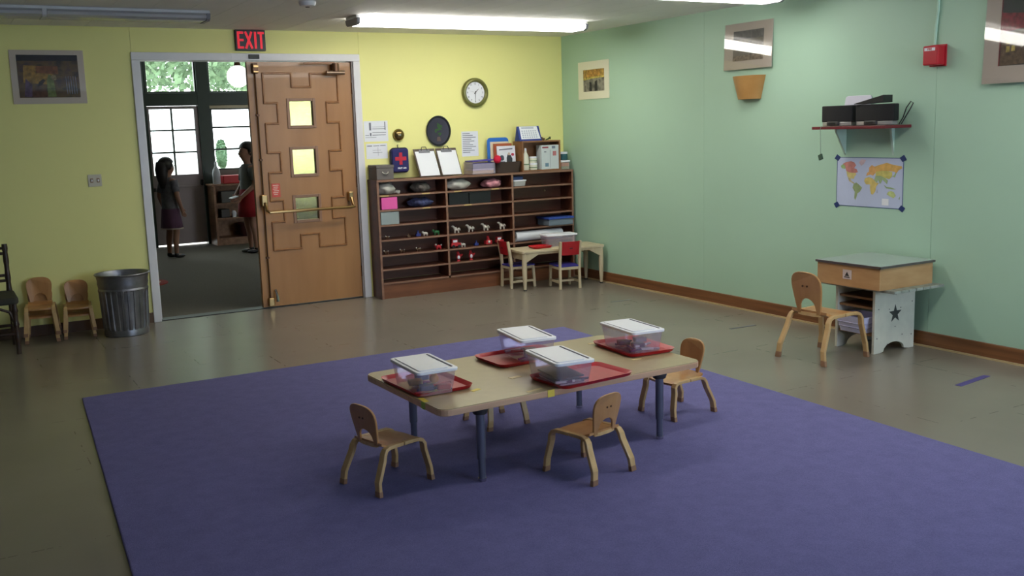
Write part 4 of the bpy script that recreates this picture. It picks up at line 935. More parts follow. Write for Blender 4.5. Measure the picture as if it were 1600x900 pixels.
# trays
def tray(x, y, z, w_, l_, rz, label, mm=M_RED, s=1):
    t = thing('food_tray', label, 'tray', (x, y, z), rz, 'red plastic trays')
    lv = [(rrect(0, 0, w_-.03, l_-.03, .03), .0006), (rrect(0, 0, w_-.012, l_-.012, .036), .006), (rrect(0, 0, w_, l_, .04), .019), (rrect(0, 0, w_+.004, l_+.004, .042), .0195), (rrect(0, 0, w_-.006, l_-.006, .038), .0175), (rrect(0, 0, w_-.03, l_-.03, .032), .006), (rrect(0, 0, w_-.036, l_-.036, .03), .0045)]
    m = MB(); L_ = [[m.vert((a, b, zz)) for a, b in P] for P, zz in lv]
    for A_, B_ in zip(L_, L_[1:]):
        for k in range(len(A_)): m.face((A_[k], A_[(k+1) % len(A_)], B_[(k+1) % len(A_)], B_[k]))
    m.face(L_[0][::-1]); m.build('rim', mm, t, smooth=True, ang=60)
    MB().prz(rrect(0, 0, w_-.035, l_-.035, .03), .002, .0046).build('floor_panel', mat('tray_floor', (178, 42, 44), .45, var=.06, scale=40), t)
    return t
tz = TH + .0005
tray(-3.735, -4.57, tz, .285, .40, R(2), 'red tray at the left end of the low table')
tray(-3.125, -4.385, tz, .40, .285, R(2), 'red tray at the far side of the low table')
tray(-3.105, -4.885, tz, .41, .28, R(5), 'red tray at the near side of the low table')
tray(-2.555, -4.545, tz, .275, .385, R(-4), 'red tray at the right end of the low table')

# lidded storage boxes
def storage_box(x, y, z, rz, label, w_=.19, l_=.33, h=.115, scale=1):
    t = thing('storage_box', label, 'box', (x, y, z), rz, 'clear storage boxes with white lids')
    t.scale = (scale,)*3
    k = .86
    o1 = rrect(0, 0, w_*k, l_*k, .025); o2 = rrect(0, 0, w_*.97, l_*.97, .02)
    m = MB(); a = [m.vert((u, v, 0)) for u, v in o1]; b = [m.vert((u, v, h-.012)) for u, v in o2]
    for i in range(len(a)): m.face((a[i], a[(i+1) % len(a)], b[(i+1) % len(a)], b[i]))
    m.face(a[::-1]); m.build('tub', M_CLEAR, t, smooth=True, ang=50)
    m = MB(); o1 = rrect(0, 0, w_+.006, l_+.006, .022); m.prz(o1, h-.016, h-.002); lid = m.build('lid', M_LID, t, bevel=.003)
    MB().prz(rrect(-.012, 0, w_-.05, l_-.03, .014), h-.002, h+.002).build('lid_panel', M_LID, lid, bevel=.0015)
    MB().box(w_/2-.022, -l_*.42, h-.002, w_/2-.0155, l_*.42, h+.0008).build('lid_groove', mat('lid_groove_grey', (104, 100, 116), .6), lid)
    return t
bz = TH + .0056
boxes = [(-3.772, -4.63, R(-2.5)), (-3.08, -4.36, R(-8)), (-3.207, -4.862, R(-6)), (-2.558, -4.538, R(-5))]
lbs = ['at the left end of the low table', 'at the far side of the low table', 'at the near side of the low table', 'at the right end of the low table']
for (x, y, a), lb in zip(boxes, lbs): storage_box(x, y, bz, a, 'clear storage box with white lid ' + lb)
def inside(i, lx, ly): 
    x, y, a = boxes[i]; return (x + lx*math.cos(a) - ly*math.sin(a), y + lx*math.sin(a) + ly*math.cos(a))
def marker(i, lx, ly, lz, ang, col, label, name='marker', L_=.12, r=.006):
    x, y = inside(i, lx, ly); t = thing(name, label, name, (x, y, bz+lz), boxes[i][2] + ang)
    MB().cyl((-L_/2, 0, r), (L_/2*.5, 0, r), r, r, 10).build('barrel', mat('barrel_'+str(col), col, .4), t, smooth=True)
    MB().cyl((L_/2*.5, 0, r), (L_/2, 0, r), r*1.08, r*.9, 10).build('cap', mat('cap_'+str(col), tuple(int(c*.7) for c in col), .4), t, smooth=True)
cols = [((206, 40, 60), 'red'), ((50, 70, 160), 'blue'), ((226, 170, 60), 'orange'), ((60, 50, 110), 'dark violet'), ((230, 230, 236), 'white'), ((150, 60, 120), 'purple')]
place = {0: [(-.03, -.09, .002, .3, 0), (.02, -.11, .012, -.5, 3), (.03, -.06, .004, 1.2, 2), (-.02, -.02, .003, .9, 1), (.02, .05, .003, .1, 5), (.03, -.1, .026, .2, 0)],
         1: [(-.03, -.08, .002, .4, 5), (.02, -.05, .003, 1.2, 3), (.0, .05, .003, -.4, 0), (-.02, .1, .003, .2, 4)],
         3: [(-.02, -.1, .002, .2, 3), (.025, -.11, .003, -.4, 4), (.02, -.07, .015, .3, 4), (-.03, -.03, .003, 1.3, 1), (.03, .02, .003, 1.0, 5), (.0, .08, .003, .3, 3)]}
names = {0: 'in the left box on the table', 1: 'in the far box on the table', 3: 'in the right end box on the table'}
cnt = {}
for i, L_ in place.items():
    for (lx, ly, lz, a, c) in L_:
        key = (i, c); cnt[key] = cnt.get(key, 0) + 1
        pre = '' if cnt[key] == 1 else 'upper '
        marker(i, lx, ly, lz, a, cols[c][0], pre + cols[c][1] + ' marker pen ' + names[i] )
for k, (i_, lx, ly, lz, c, lb) in enumerate(((0, -.03, -.1, .016, (60, 54, 120), 'violet block heaped in the left storage box'), (0, .045, -.115, .014, (190, 40, 60), 'crimson block at the front of the left storage box'), (0, -.03, .03, .012, (206, 190, 120), 'tan block at the back of the left storage box'), (0, .03, .1, .012, (90, 100, 150), 'blue block at the back of the left storage box'),
        (1, -.02, -.1, .012, (110, 84, 100), 'mauve block in the far storage box'), (1, .02, .0, .012, (150, 120, 110), 'brown block in the far storage box'), (3, -.03, .03, .012, (90, 80, 120), 'violet block in the right end storage box'), (3, .035, -.02, .03, (150, 140, 160), 'lilac block in the right end storage box'), (3, .0, -.06, .012, (70, 60, 100), 'dark violet block in the right end storage box'))):
    bx_, by_ = inside(i_, lx, ly)
    tag(MB((bx_, by_, bz+lz)).prism(rrect(0, 0, .06, .045, .008), lambda u, v, w, a=bx_, b=by_: (a + u + .3*v, b + v - .3*u, bz + w), lz, lz+.022).build('toy_block', mat('block_'+str(c), c, .5), bevel=.004), lb, 'block')
x, y = inside(0, .02, -.07)
tag(MB((x, y, bz+.03)).ball((x, y, bz+.052), .022, .02, .02).ball((x+.012, y+.02, bz+.066), .012).build('toy_duck', mat('orange_toy', (226, 160, 70), .5), smooth=True), 'yellow orange toy on top inside the left storage box', 'toy')
for k, (c, lb, lz, tl) in enumerate((((92, 104, 132), 'blue grey notebook leaning inside the near storage box', .008, .18), ((70, 76, 88), 'dark notebook on top inside the near storage box', .028, .24), ((206, 206, 220), 'white pad at the bottom of the near storage box', .001, 0))):
    x, y = inside(2, .0, -.01)
    t = thing('notebook', lb, 'notebook', (x, y, bz+lz), boxes[2][2])
    MB().obox((0, 0, .004), (.06, 0, .06*tl*.3), (0, .115, 0), (0, 0, .0035)).build('cover', mat('nb%d' % k, c, .5), t, bevel=.001)
    MB().obox((.0005, 0, .004), (.0605, 0, .06*tl*.3), (0, .1135, 0), (0, 0, .0022)).build('pages', M_PAPER, t)
marker(2, .03, -.12, .012, .2, (40, 44, 96), 'navy marker pen in the near box on the table')
marker(2, -.02, -.125, .012, -.1, (226, 226, 232), 'white marker pen in the near box on the table')

# ================================================================== CORNER: small table and two red/blue chairs
M_PINE = wood('pale_pine', (212, 196, 164), (196, 178, 144), .45, stretch=(12, 12, 2))
kt = thing('play_table', 'pale wooden play table in the corner by the bookcase', 'table', (-.472, -.555, 0), R(-5))
MB().prz(rrect(0, 0, .885, .36, .03), .352, .374).build('tabletop', M_PINE, kt, bevel=.004)
for x in (-.41, .41):
    for y in (-.15, .15):
        lg = MB().lathe([(.012, .0), (.014, .02), (.02, .1), (.024, .22), (.022, .352)], (x, y, 0), 16).build('leg', M_PINE, kt, smooth=True)
        MB().lathe([(.0165, .0), (.0165, .012)], (x, y, 0), 14).build('foot', M_BLACK, lg)
    s_ = 1 if x < 0 else -1
for y in (-.16, .16):
    MB().pry([(-.41, .352), (-.41, .27), (-.39, .27), (-.27, .335), (.27, .335), (.39, .27), (.41, .27), (.41, .352)], y-.009, y+.009).build('apron', M_PINE, kt, bevel=.002)
for x in (-.41, .41): MB().box(x-.009, -.151, .29, x+.009, .151, .352).build('apron', M_PINE, kt)
tray(-.64, -.54, .3745, .2, .17, R(-5), 'small red tray on the corner play table')
storage_box(-.4, -.49, .3745, R(80), 'clear storage box with white lid on the corner play table')
def red_chair(label, loc, rz, group):
    t = thing('play_chair', label, 'chair', loc, rz, group)
    # faces +y
    for sx in (-1, 1):
        MB().strip([(sx*.1, -.125, 0), (sx*.098, -.118, .2), (sx*.098, -.126, .3), (sx*.1, -.15, .452)], .022, .026, (1, 0, 0)).build('leg', M_PINE, t, bevel=.003)
        MB().strip([(sx*.1, .125, 0), (sx*.098, .112, .205)], .022, .026, (1, 0, 0)).build('leg', M_PINE, t, bevel=.003)
        MB().box(sx*.098-.008, -.12, .185, sx*.098+.008, .12, .208).build('seat_rail', M_PINE, t)
        MB().box(sx*.1-.007, -.12, .055, sx*.1+.007, .12, .075).build('stretcher', M_PINE, t)
    for y in (-.118, .112): MB().box(-.09, y-.008, .183, .09, y+.008, .208).build('seat_rail', M_PINE, t)
    MB().box(-.093, -.006, .055, .093, .006, .073).build('stretcher', M_PINE, t)
    MB().prz(rrect(0, .005, .216, .262, .02), .208, .222).build('seat', mat('blue_seat', (52, 44, 140), .45), t, bevel=.004)
    fn = lambda u, v, w: (u, -.133 + w - (v-.31)*.155 + .012*(1-(u/.09)**2)*-1, v)
    m = MB(); nx = 8; rows = {}
    for i in range(nx+1):
        u = -.09 + .18*i/nx
        for j, v in enumerate((.322, .45)):
            for k, w_ in enumerate((-.006, .006)): rows[i, j, k] = m.vert(fn(u, v, w_))
    for i in range(nx):
        for j in (0, 1): m.face((rows[i, j, 0], rows[i+1, j, 0], rows[i+1, j, 1], rows[i, j, 1]))
        for k in (0, 1): m.face((rows[i, 0, k], rows[i+1, 0, k], rows[i+1, 1, k], rows[i, 1, k]))
    for i in (0, nx): m.face((rows[i, 0, 0], rows[i, 0, 1], rows[i, 1, 1], rows[i, 1, 0]))
    b = m.build('backrest', mat('red_back', (180, 24, 34), .45), t)
    MB().box(-.016, -.1655, .383, .016, -.156, .391).build('hand_slot', M_BLACK, b)
    return t
red_chair('red backed chair with blue seat at left end of play table', (-.80, -.385, 0), face(1, -.06), 'red and blue play chairs')
red_chair('red backed chair with blue seat before the play table', (-.48, -.715, 0), face(.17, 1), 'red and blue play chairs')

# ================================================================== GREEN WALL
def gpic(name, label, y0, y1, z0, z1, border, art, mm, tilt=0, extra=None, glass=True):
    return picture(name, label, (0, y0, z0), (0, -1, 0), y0-y1, z1-z0, border, art, mm, (-1, 0, 0), tilt, glass, extra)
gpic('framed_picture', 'small picture of ochre and grey hills in cream mount near corner', -.305, -.817, 1.758, 2.114, (.09, .072, .075, .078),
     painting('hill_print', [(60, 58, 56), (110, 108, 100), (150, 146, 132), (84, 82, 78)], 12, (1, 1, 1)), M_MATW, 0,
     [('ochre_sky', (176, 140, 70), [(0, .6), (1, .66), (1, 1), (0, 1)], 1), ('orange_block', (190, 140, 66), [(.2, .66), (.8, .7), (.8, .95), (.2, .95)], 2), ('yellow_ridge', (206, 186, 96), [(0, .52), (.4, .58), (1, .6), (1, .68), (.5, .66), (0, .62)], 2), ('dark_trunk', (40, 40, 40), [(.3, .02), (.42, .02), (.4, .4), (.3, .44)], 2), ('dark_trunk', (40, 40, 40), [(.55, .02), (.68, .02), (.66, .5), (.56, .44)], 2)], glass=False)
gpic('framed_picture', 'picture of a lone bare tree in grey mount above wooden sconce', -2.405, -2.925, 1.904, 2.257, (.1, .065, .09, .06),
     mat('dusk_print', (120, 112, 100), .6, var=.12, scale=4), M_MATG, .05,
     [('dark_trunk', (70, 52, 44), [(.56, .18), (.62, .18), (.61, .62), (.57, .62)], 2), ('dim_sky', (96, 94, 92), [(0, .72), (1, .72), (1, 1), (0, 1)], 1), ('horizon', (140, 124, 106), [(0, .0), (1, .0), (1, .2), (0, .16)], 1)])
gpic('framed_picture', 'large dark picture of a house with lit window at right edge', -4.69, -5.45, 1.682, 2.28, (.1, .1, .1, .07),
     mat('night_print', (48, 54, 52), .6, var=.25, scale=5), M_MATG, .045,
     [('house_wall', (112, 92, 72), [(.02, .0), (.36, .02), (.36, .5), (.02, .44)], 1), ('red_roof', (140, 34, 48), [(0, .44), (.42, .52), (.3, .68), (0, .72)], 2), ('red_border', (130, 40, 48), [(0, 0), (.014, 0), (.014, 1), (0, 1)], 3),
      ('window_glow', (196, 176, 96), [(.08, .18), (.12, .18), (.12, .26), (.08, .26)], 3), ('window_glow', (196, 176, 96), [(.14, .19), (.18, .19), (.18, .27), (.14, .27)], 3), ('window_glow', (196, 176, 96), [(.08, .29), (.12, .29), (.12, .34), (.08, .34)], 3), ('window_glow', (196, 176, 96), [(.14, .3), (.18, .3), (.18, .35), (.14, .35)], 3)])
# wooden half-round sconce
sc = thing('wall_sconce', 'tapered wooden half round sconce on green wall', 'sconce', (0, -2.685, 1.672)); o = sc.location
m = MB(o); rows = []
for (ry, rx_, z) in ((.112, .08, 1.672), (.162, .115, 1.85), (.154, .107, 1.85), (.104, .072, 1.676)):
    rows.append([m.vert((-.001 - rx_*math.sin(PI*k/16), -2.685 + ry*math.cos(PI*k/16), z)) for k in range(17)])
for A_, B_ in zip(rows, rows[1:]):
    for k in range(16): m.face((A_[k], A_[k+1], B_[k+1], B_[k]))
m.face(rows[0]); m.face(rows[3])
m.build('shade', wood('sconce_wood', (190, 146, 88), (172, 126, 68), .45, stretch=(3, 3, 6)), sc, smooth=True, ang=60)
MB(o).box(-.02, -2.72, 1.7, 0, -2.65, 1.78).build('bracket', M_DGREY, sc)
# shelf with radios
shf = thing('wall_shelf', 'dark red wall shelf on white brackets on green wall', 'shelf', (-.13, -3.865, 1.43)); o = shf.location
MB(o).box(-.255, -4.175, 1.432, -.001, -3.555, 1.452).build('board', mat('maroon_board', (110, 34, 40), .4), shf, bevel=.003)
for y, dp in ((-3.63, .1), (-4.035, .03)):
    MB(o).prism([(-.001, 1.25), (-.001, 1.4315), (-dp, 1.4315), (-dp, 1.415)], lambda u, v, w: (u, w, v), y-.008, y+.008).build('bracket', mat('pale_bracket', (190, 214, 196), .5), shf)
def radio(y0, y1, x, label):
    t = thing('speaker_dock', label, 'radio', (x, (y0+y1)/2, 1.4525), 0, 'black speaker docks on the wall shelf')
    w_ = y1-y0; n = 16
    def outl(s1, dpt): 
        P = []
        for k in range(n+1):
            u = -1 + 2*k/n; P.append((-dpt*(.6 + .4*(1-u*u)), u*abs(w_)/2*s1))
        P += [(.03, abs(w_)/2*s1*.85), (.03, -abs(w_)/2*s1*.85)]
        return P
    MB().prz(outl(1, .075), .028, .138).build('grille', mat('speaker_cloth', (20, 20, 22), .8, var=.2, scale=120), t, bevel=.006)
    MB().prz(outl(.93, .078), .002, .0275).build('base', mat('silver_base', (168, 166, 164), .35, metal=.4), t, bevel=.004)
    d = MB().box(-.092, -.05, .004, -.07, .05, .032).build('dock', M_DGREY, t, bevel=.006)
    MB().box(-.0935, -.03, .012, -.0918, .03, .026).build('dock_slot', M_BLACK, d)
    return t
radio(-3.835, -3.565, -.125, 'left black speaker dock with silver base on the wall shelf')
radio(-4.165, -3.85, -.115, 'right black speaker dock with silver base on the wall shelf')
tag(MB((-.04, -3.75, 1.453)).prism(rrect(-3.745, 1.555, .22, .2, .02), lambda u, v, w: (-.05 + w + (v-1.455)*.22, u, v), -.006, .004).build('tablet', mat('white_tablet', (206, 204, 220), .3), bevel=.002), 'white tablet leaning behind the left speaker dock', 'tablet')
tag(MB((-.15, -4.0, 1.5915)).prism([(-4.1, 1.60), (-3.86, 1.5925), (-3.86, 1.5975), (-4.1, 1.648)], lambda u, v, w: (w, u, v), -.19, -.1).build('black_case', M_BLACK, bevel=.002), 'black wedge shaped case on the right speaker dock', 'case')
tag(MB((-.04, -4.14, 1.453)).tube([(-.07, -4.13, 1.456), (-.05, -4.145, 1.50), (-.04, -4.16, 1.56), (-.03, -4.185, 1.6), (-.03, -4.205, 1.59), (-.035, -4.185, 1.55), (-.05, -4.155, 1.49), (-.06, -4.14, 1.456)], .004, 6).build('cable', M_BLACK, smooth=True), 'looped black cable at right end of wall shelf', 'cable')
hc = thing('hanging_plug', 'thin cord with small plug hanging below the wall shelf', 'cord', (-.2, -3.63, 1.28)); o = hc.location
MB(o).tube([(-.25, -3.64, 1.455), (-.262, -3.64, 1.44), (-.26, -3.642, 1.33), (-.26, -3.645, 1.26)], .002, 6).build('cord', mat('grey_cord', (120, 140, 126), .6), hc)
MB(o).obox((-.26, -3.645, 1.245), (.008, 0, 0), (0, .014, -.006), (0, .006, .018)).build('plug', mat('dark_plug', (60, 84, 66), .5), hc, bevel=.003)

# world map
mp = thing('world_map', 'world map poster with blue taped corners on green wall', 'map', (0, -3.84, .893)); o = mp.location
MY0, MY1, MZ0, MZ1 = -3.56, -4.125, .893, 1.234
def mf(u, v, d): return (-.0012 - d, MY0 + (MY1-MY0)*u, MZ0 + (MZ1-MZ0)*v)
def mslab(poly, d0, d1, nm, mm, par): return MB(o).prism(poly, mf, d0, d1).build(nm, mm, par)
rect = lambda a, b, c, d: [(a, b), (c, b), (c, d), (a, d)]
sheet = mslab(rect(0, 0, 1, 1), 0, .001, 'sheet', mat('map_sea', (190, 200, 226), .5, var=.03), mp)
MBLUE = mat('map_blue', (52, 78, 130), .5)
for r_ in (rect(0, 0, 1, .012), rect(0, .988, 1, 1), rect(0, .012, .008, .988), rect(.992, .012, 1, .988)): mslab(r_, .0011, .0016, 'border', MBLUE, sheet)
land = [
 ((204, 135, 127), [(.09, .86), (.14, .9), (.22, .92), (.27, .9), (.3, .84), (.27, .78), (.31, .76), (.33, .7), (.29, .68), (.2, .69), (.15, .72), (.13, .8)]),
 ((159, 191, 127), [(.06, .82), (.1, .86), (.13, .82), (.13, .76), (.08, .77)]),
 ((210, 196, 127), [(.15, .72), (.2, .69), (.29, .68), (.31, .66), (.28, .61), (.27, .56), (.22, .57), (.17, .6)]),
 ((196, 180, 135), [(.175, .59), (.22, .57), (.23, .52), (.27, .49), (.29, .46), (.27, .465), (.2, .51)]),
 ((204, 180, 191), [(.34, .9), (.38, .96), (.45, .95), (.42, .87), (.38, .83)]),
 ((151, 167, 119), [(.27, .46), (.31, .49), (.36, .44), (.4, .39), (.37, .31), (.33, .27), (.32, .2), (.3, .13), (.285, .17), (.29, .3), (.255, .38)]),
 ((210, 188, 111), [(.44, .58), (.5, .61), (.56, .58), (.61, .5), (.65, .5), (.61, .42), (.6, .33), (.565, .26), (.54, .27), (.52, .38), (.52, .46), (.46, .46), (.43, .52)]),
 ((220, 167, 103), [(.46, .63), (.47, .69), (.5, .72), (.5, .8), (.54, .85), (.58, .82), (.6, .7), (.56, .64), (.52, .66)]),
 ((216, 172, 95), [(.58, .82), (.66, .86), (.76, .9), (.86, .86), (.97, .84), (.98, .8), (.93, .76), (.9, .7), (.87, .73), (.78, .74), (.7, .74), (.6, .72)]),
 ((204, 196, 111), [(.6, .72), (.7, .74), (.78, .74), (.84, .72), (.84, .64), (.8, .58), (.74, .6), (.68, .64), (.6, .64)]),
 ((159, 180, 135), [(.6, .64), (.68, .64), (.74, .6), (.78, .55), (.77, .48), (.74, .52), (.7, .57), (.68, .5), (.665, .48), (.64, .56), (.62, .5), (.58, .55)]),
 ((167, 188, 127), [(.84, .64), (.87, .66), (.885, .71), (.9, .7), (.88, .62)]),
 ((191, 204, 135), [(.77, .28), (.79, .33), (.83, .35), (.87, .33), (.9, .26), (.87, .21), (.82, .24)]),
 ((151, 175, 127), [(.72, .47), (.76, .43), (.82, .42), (.9, .39), (.86, .38), (.76, .4)]),
 ((151, 175, 127), [(.94, .2), (.96, .25), (.955, .19)]),
 ((159, 159, 175), [(.62, .31), (.635, .37), (.63, .29)])]
for k, (c, P) in enumerate(land): mslab(P, .0011, .0017+.00005*k, 'landmass', mat('land_'+str(c), c, .6, var=.15, scale=30), sheet)
mslab(rect(.7, .06, .8, .19), .0011, .0016, 'legend', M_PAPER, sheet)
for u, v, s1, s2 in ((0, 1, 1, -1), (1, 1, -1, -1), (0, 0, 1, 1), (1, 0, -1, 1)):
    a, b = u - s1*.035, v - s2*.03
    mslab([(u - s1*.04, v + s2*.03), (u + s1*.0, v - s2*.06), (u + s1*.06, v - s2*.0), (u + s1*.02, v + s2*.08)], .0017, .0024, 'tape', mat('dark_blue_tape', (38, 58, 110), .5), mp)
# fire alarm
fa2 = thing('fire_alarm', 'red fire alarm box with white label on green wall', 'alarm', (0, -4.33, 1.815)); o = fa2.location
MB(o).box(-.085, -4.415, 1.817, -.012, -4.305, 1.937).build('housing', mat('alarm_red', (186, 24, 42), .35), fa2, bevel=.008, seg=3)
MB(o).box(-.012, -4.42, 1.81, -.0005, -4.30, 1.944).build('back_plate', mat('alarm_red', (186, 24, 42), .35), fa2, bevel=.003)
lb = MB(o).box(-.0866, -4.395, 1.905, -.0852, -4.318, 1.924).build('label_plate', M_PAPER, fa2)
m = MB(o); text_into(m, 'FIRE', .018, lambda u, v, w: (-.0872 + w*.2, -4.357 - u, 1.9145 + v), .001, .0006); m.build('lettering', mat('alarm_red', (186, 24, 42), .35), lb)
tag(MB((-.01, -4.34, 1.945)).tube([(-.01, -4.335, 1.944), (-.01, -4.34, 2.06), (-.01, -4.352, 2.16), (-.01, -4.352, 2.389)], .0085, 8).build('conduit', mat('pale_green_conduit', (186, 222, 200), .45), smooth=True), 'pale green conduit running up from the fire alarm', 'conduit')

# ================================================================== LIGHT TABLE on star stool
M_WP = mat('chipped_white_paint', (214, 212, 196), .6, var=.06, scale=14)
st = thing('star_stool', 'white painted plank stool with dark star under the desk box', 'stool', (-.26, -4.15, 0)); o = st.location
def endp(y, star):
    P = [(-.455, 0), (-.4, 0)] + [(-.265 - .1*math.cos(PI*k/8), .006 + .055*math.sin(PI*k/8)) for k in range(9)] + [(-.12, 0), (-.072, 0), (-.072, .418), (-.455, .418)]
    e = MB(o).pry(P, y-.01, y+.01).build('end_panel', M_WP, st, bevel=.002)
    if star:
        c = (-.262, .245); S_ = [(c[0] + (.062 if k % 2 == 0 else .025)*math.sin(2*PI*k/10), c[1] + (.062 if k % 2 == 0 else .025)*math.cos(2*PI*k/10)) for k in range(10)]
        MB(o).pry(S_, y-.0112, y-.0102).build('star', mat('star_grey', (62, 66, 62), .7), e)
        for (a, b) in ((-.43, .1), (-.1, .09), (-.42, .29), (-.1, .31), (-.26, .37), (-.26, .16), (-.33, .05), (-.19, .1), (-.21, .28), (-.32, .28)): MB(o).cyl((a, y-.0112, b), (a, y-.0098, b), .004, .004, 8).build('nail', M_DGREY, e)
    return e
endp(-4.292, True); endp(-3.99, False)
for z in (.11, .285, .345): MB(o).box(-.44, -4.282, z, -.09, -4.0, z+.014).build('shelf', wood('stool_shelf', (150, 110, 70), (120, 84, 50), .5), st)
M_SLAB = mat('mottled_grey_slab', (150, 156, 146), .5, var=.35, scale=26)
for k in range(7):
    x0 = -.50 + .068*k
    MB(o).box(x0, -4.485, .419, x0+.064, -3.86, .437).build('slat', M_SLAB, st, bevel=.003)
kb = thing('light_box', 'wooden box desk with grey metal top against the green wall', 'desk', (-.3, -4.15, .4375)); o = kb.location
bx0, bx1, by0, by1, z0, z1 = -.555, -.055, -4.415, -3.91, .4375, .578
M_BOXW = wood('box_birch', (196, 156, 110), (178, 136, 90), .4, stretch=(4, 4, 14))
MB(o).box(bx0, by0, z0, bx0+.016, by1, z1).build('side_panel', M_BOXW, kb, bevel=.002); MB(o).box(bx1-.016, by0, z0, bx1, by1, z1).build('side_panel', M_BOXW, kb, bevel=.002)
MB(o).box(bx0+.016, by0, z0, bx1-.016, by0+.016, z1).build('side_panel', M_BOXW, kb); MB(o).box(bx0+.016, by1-.016, z0, bx1-.016, by1, z1).build('side_panel', M_BOXW, kb)
MB(o).box(bx0-.008, by0-.008, z1, bx1+.008, by1+.008, z1+.014).build('lid', mat('grey_metal_top', (188, 194, 196), .2, metal=.5, var=.04), kb, bevel=.003)
m = MB(o).box(bx0-.01, by0-.01, z1-.003, bx1+.01, by0-.006, z1+.012).box(bx0-.01, by0-.01, z1-.003, bx0-.006, by1+.01, z1+.012); m.build('lid_edge', mat('edge_pewter', (120, 112, 112), .3, metal=.7), kb)
pt = MB(o).box(bx0-.0022, -4.195, .485, bx0-.0002, -4.125, .545).build('label_plate', mat('label_pink', (206, 190, 186), .6), kb)
m = MB(o); m.prism([(-4.178, .505), (-4.142, .505), (-4.16, .532)], lambda u, v, w: (w, u, v), bx0-.0032, bx0-.0024); m.prism([(-4.182, .495), (-4.138, .495), (-4.138, .501), (-4.182, .501)], lambda u, v, w: (w, u, v), bx0-.0032, bx0-.0024)
m.build('print', M_DGREY, pt)
bs = thing('basket', 'white plastic basket on the bottom shelf of star stool', 'basket', (-.395, -4.135, .125)); o = bs.location
M_BK = mat('white_basket', (214, 212, 240), .4)
m = MB(o); 
def bring(z, k, wd): return [(x*k - .395, y*k - 4.135, z) for x, y in rrect(0, 0, .22, .235, .03)]
lv = [(.1265, .82), (.135, .83), (.225, 1.0), (.235, 1.03), (.235, .99), (.14, .8)]
L_ = [[m.vert(p) for p in bring(z, k, 0)] for z, k in lv]
for A_, B_ in zip(L_, L_[1:]):
    for k in range(len(A_)): m.face((A_[k], A_[(k+1) % len(A_)], B_[(k+1) % len(A_)], B_[k]))
m.face(L_[0][::-1]); m.face(L_[-1]); m.build('shell', M_BK, bs, smooth=True, ang=40)
for z in (.16, .19): 
    P = bring(z, .83 + (z-.135)/.09*.17 + .012, 0); m = MB(o)
    for k in range(len(P)): m.cyl(P[k], P[(k+1) % len(P)], .003, .003, 6)
    m.build('rib', mat('basket_rib', (170, 168, 200), .5), bs)

# ================================================================== LEFT: trash can, dark chair
tc = thing('trash_can', 'ribbed galvanized metal trash can left of the doorway', 'trash can', (-4.365, -.355, 0))
m = MB(); n = 144; prof = [(.158, .0), (.165, .004), (.166, .03), (.163, .05), (.166, .07), (.178, .34), (.186, .36), (.181, .375), (.188, .41), (.186, .43), (.194, .468), (.2, .474), (.2, .482), (.194, .484), (.186, .46), (.16, .03)]
rows = []
for k, (r, z) in enumerate(prof):
    row = []
    for j in range(n):
        a = 2*PI*j/n; rr = r + (.005*(1 if j % 6 < 3 else -1) if k in (4, 5) else 0)
        row.append(m.vert((rr*math.cos(a), rr*math.sin(a), z)))
    rows.append(row)
for A_, B_ in zip(rows, rows[1:]):
    for j in range(n): m.face((A_[j], A_[(j+1) % n], B_[(j+1) % n], B_[j]))
m.face(rows[0][::-1]); m.face(rows[-1])
m.build('body', M_GALV, tc, smooth=True, ang=22)
mr = MB(); P = [(.2*math.cos(2*PI*j/40), .2*math.sin(2*PI*j/40), .48) for j in range(41)]; mr.tube(P, .006, 8); mr.build('rim', M_GALV, tc, smooth=True)
dk = thing('turned_chair', 'dark turned wooden chair cut off at the left edge', 'chair', (-5.36, -.45, 0))
M_DK = wood('dark_turned_wood', (70, 48, 36), (44, 28, 20), .4)
def turned(p0, p1, r, name, par, beads=()):
    p0 = Vector(p0); p1 = Vector(p1); pts = []; rs = []
    for k in range(25):
        f = k/24; pts.append(p0.lerp(p1, f)); rs.append(r*(1 + .35*max(0, 1-min([abs(f-b) for b in beads] or [9])*22)))
    return MB().tube(pts, rs, 12).build(name, M_DK, par, smooth=True, ang=60)
for sx in (-.19, .205):
    turned((sx, .2, 0), (sx, .22, .765), .017, 'back_post', dk, (.15, .55, .68, .85, .97))
    turned((sx, -.2, 0), (sx, -.2, .40), .018, 'leg', dk, (.3, .55, .8))
for z in (.735, .695, .53, .49): turned((-.19, .218, z), (.205, .218, z), .011, 'back_rail', dk, (.2, .5, .8))
MB().prz(rrect(.007, 0, .46, .46, .04), .365, .415).build('seat', mat('dark_seat_cushion', (62, 60, 52), .8, var=.1), dk, bevel=.015, seg=3)
for y in (-.2, .2): turned((-.19, y, .15), (.205, y, .15), .011, 'stretcher', dk, (.5,))
for x in (-.19, .205): turned((x, -.2, .18), (x, .2, .18), .011, 'stretcher', dk, (.5,))
for sx, s2 in ((.205, -1),): MB().tube([(.2, -.2, .22), (.17, -.2, .31), (.08, -.2, .352)], .01, 8).build('corner_brace', M_DK, dk, smooth=True)

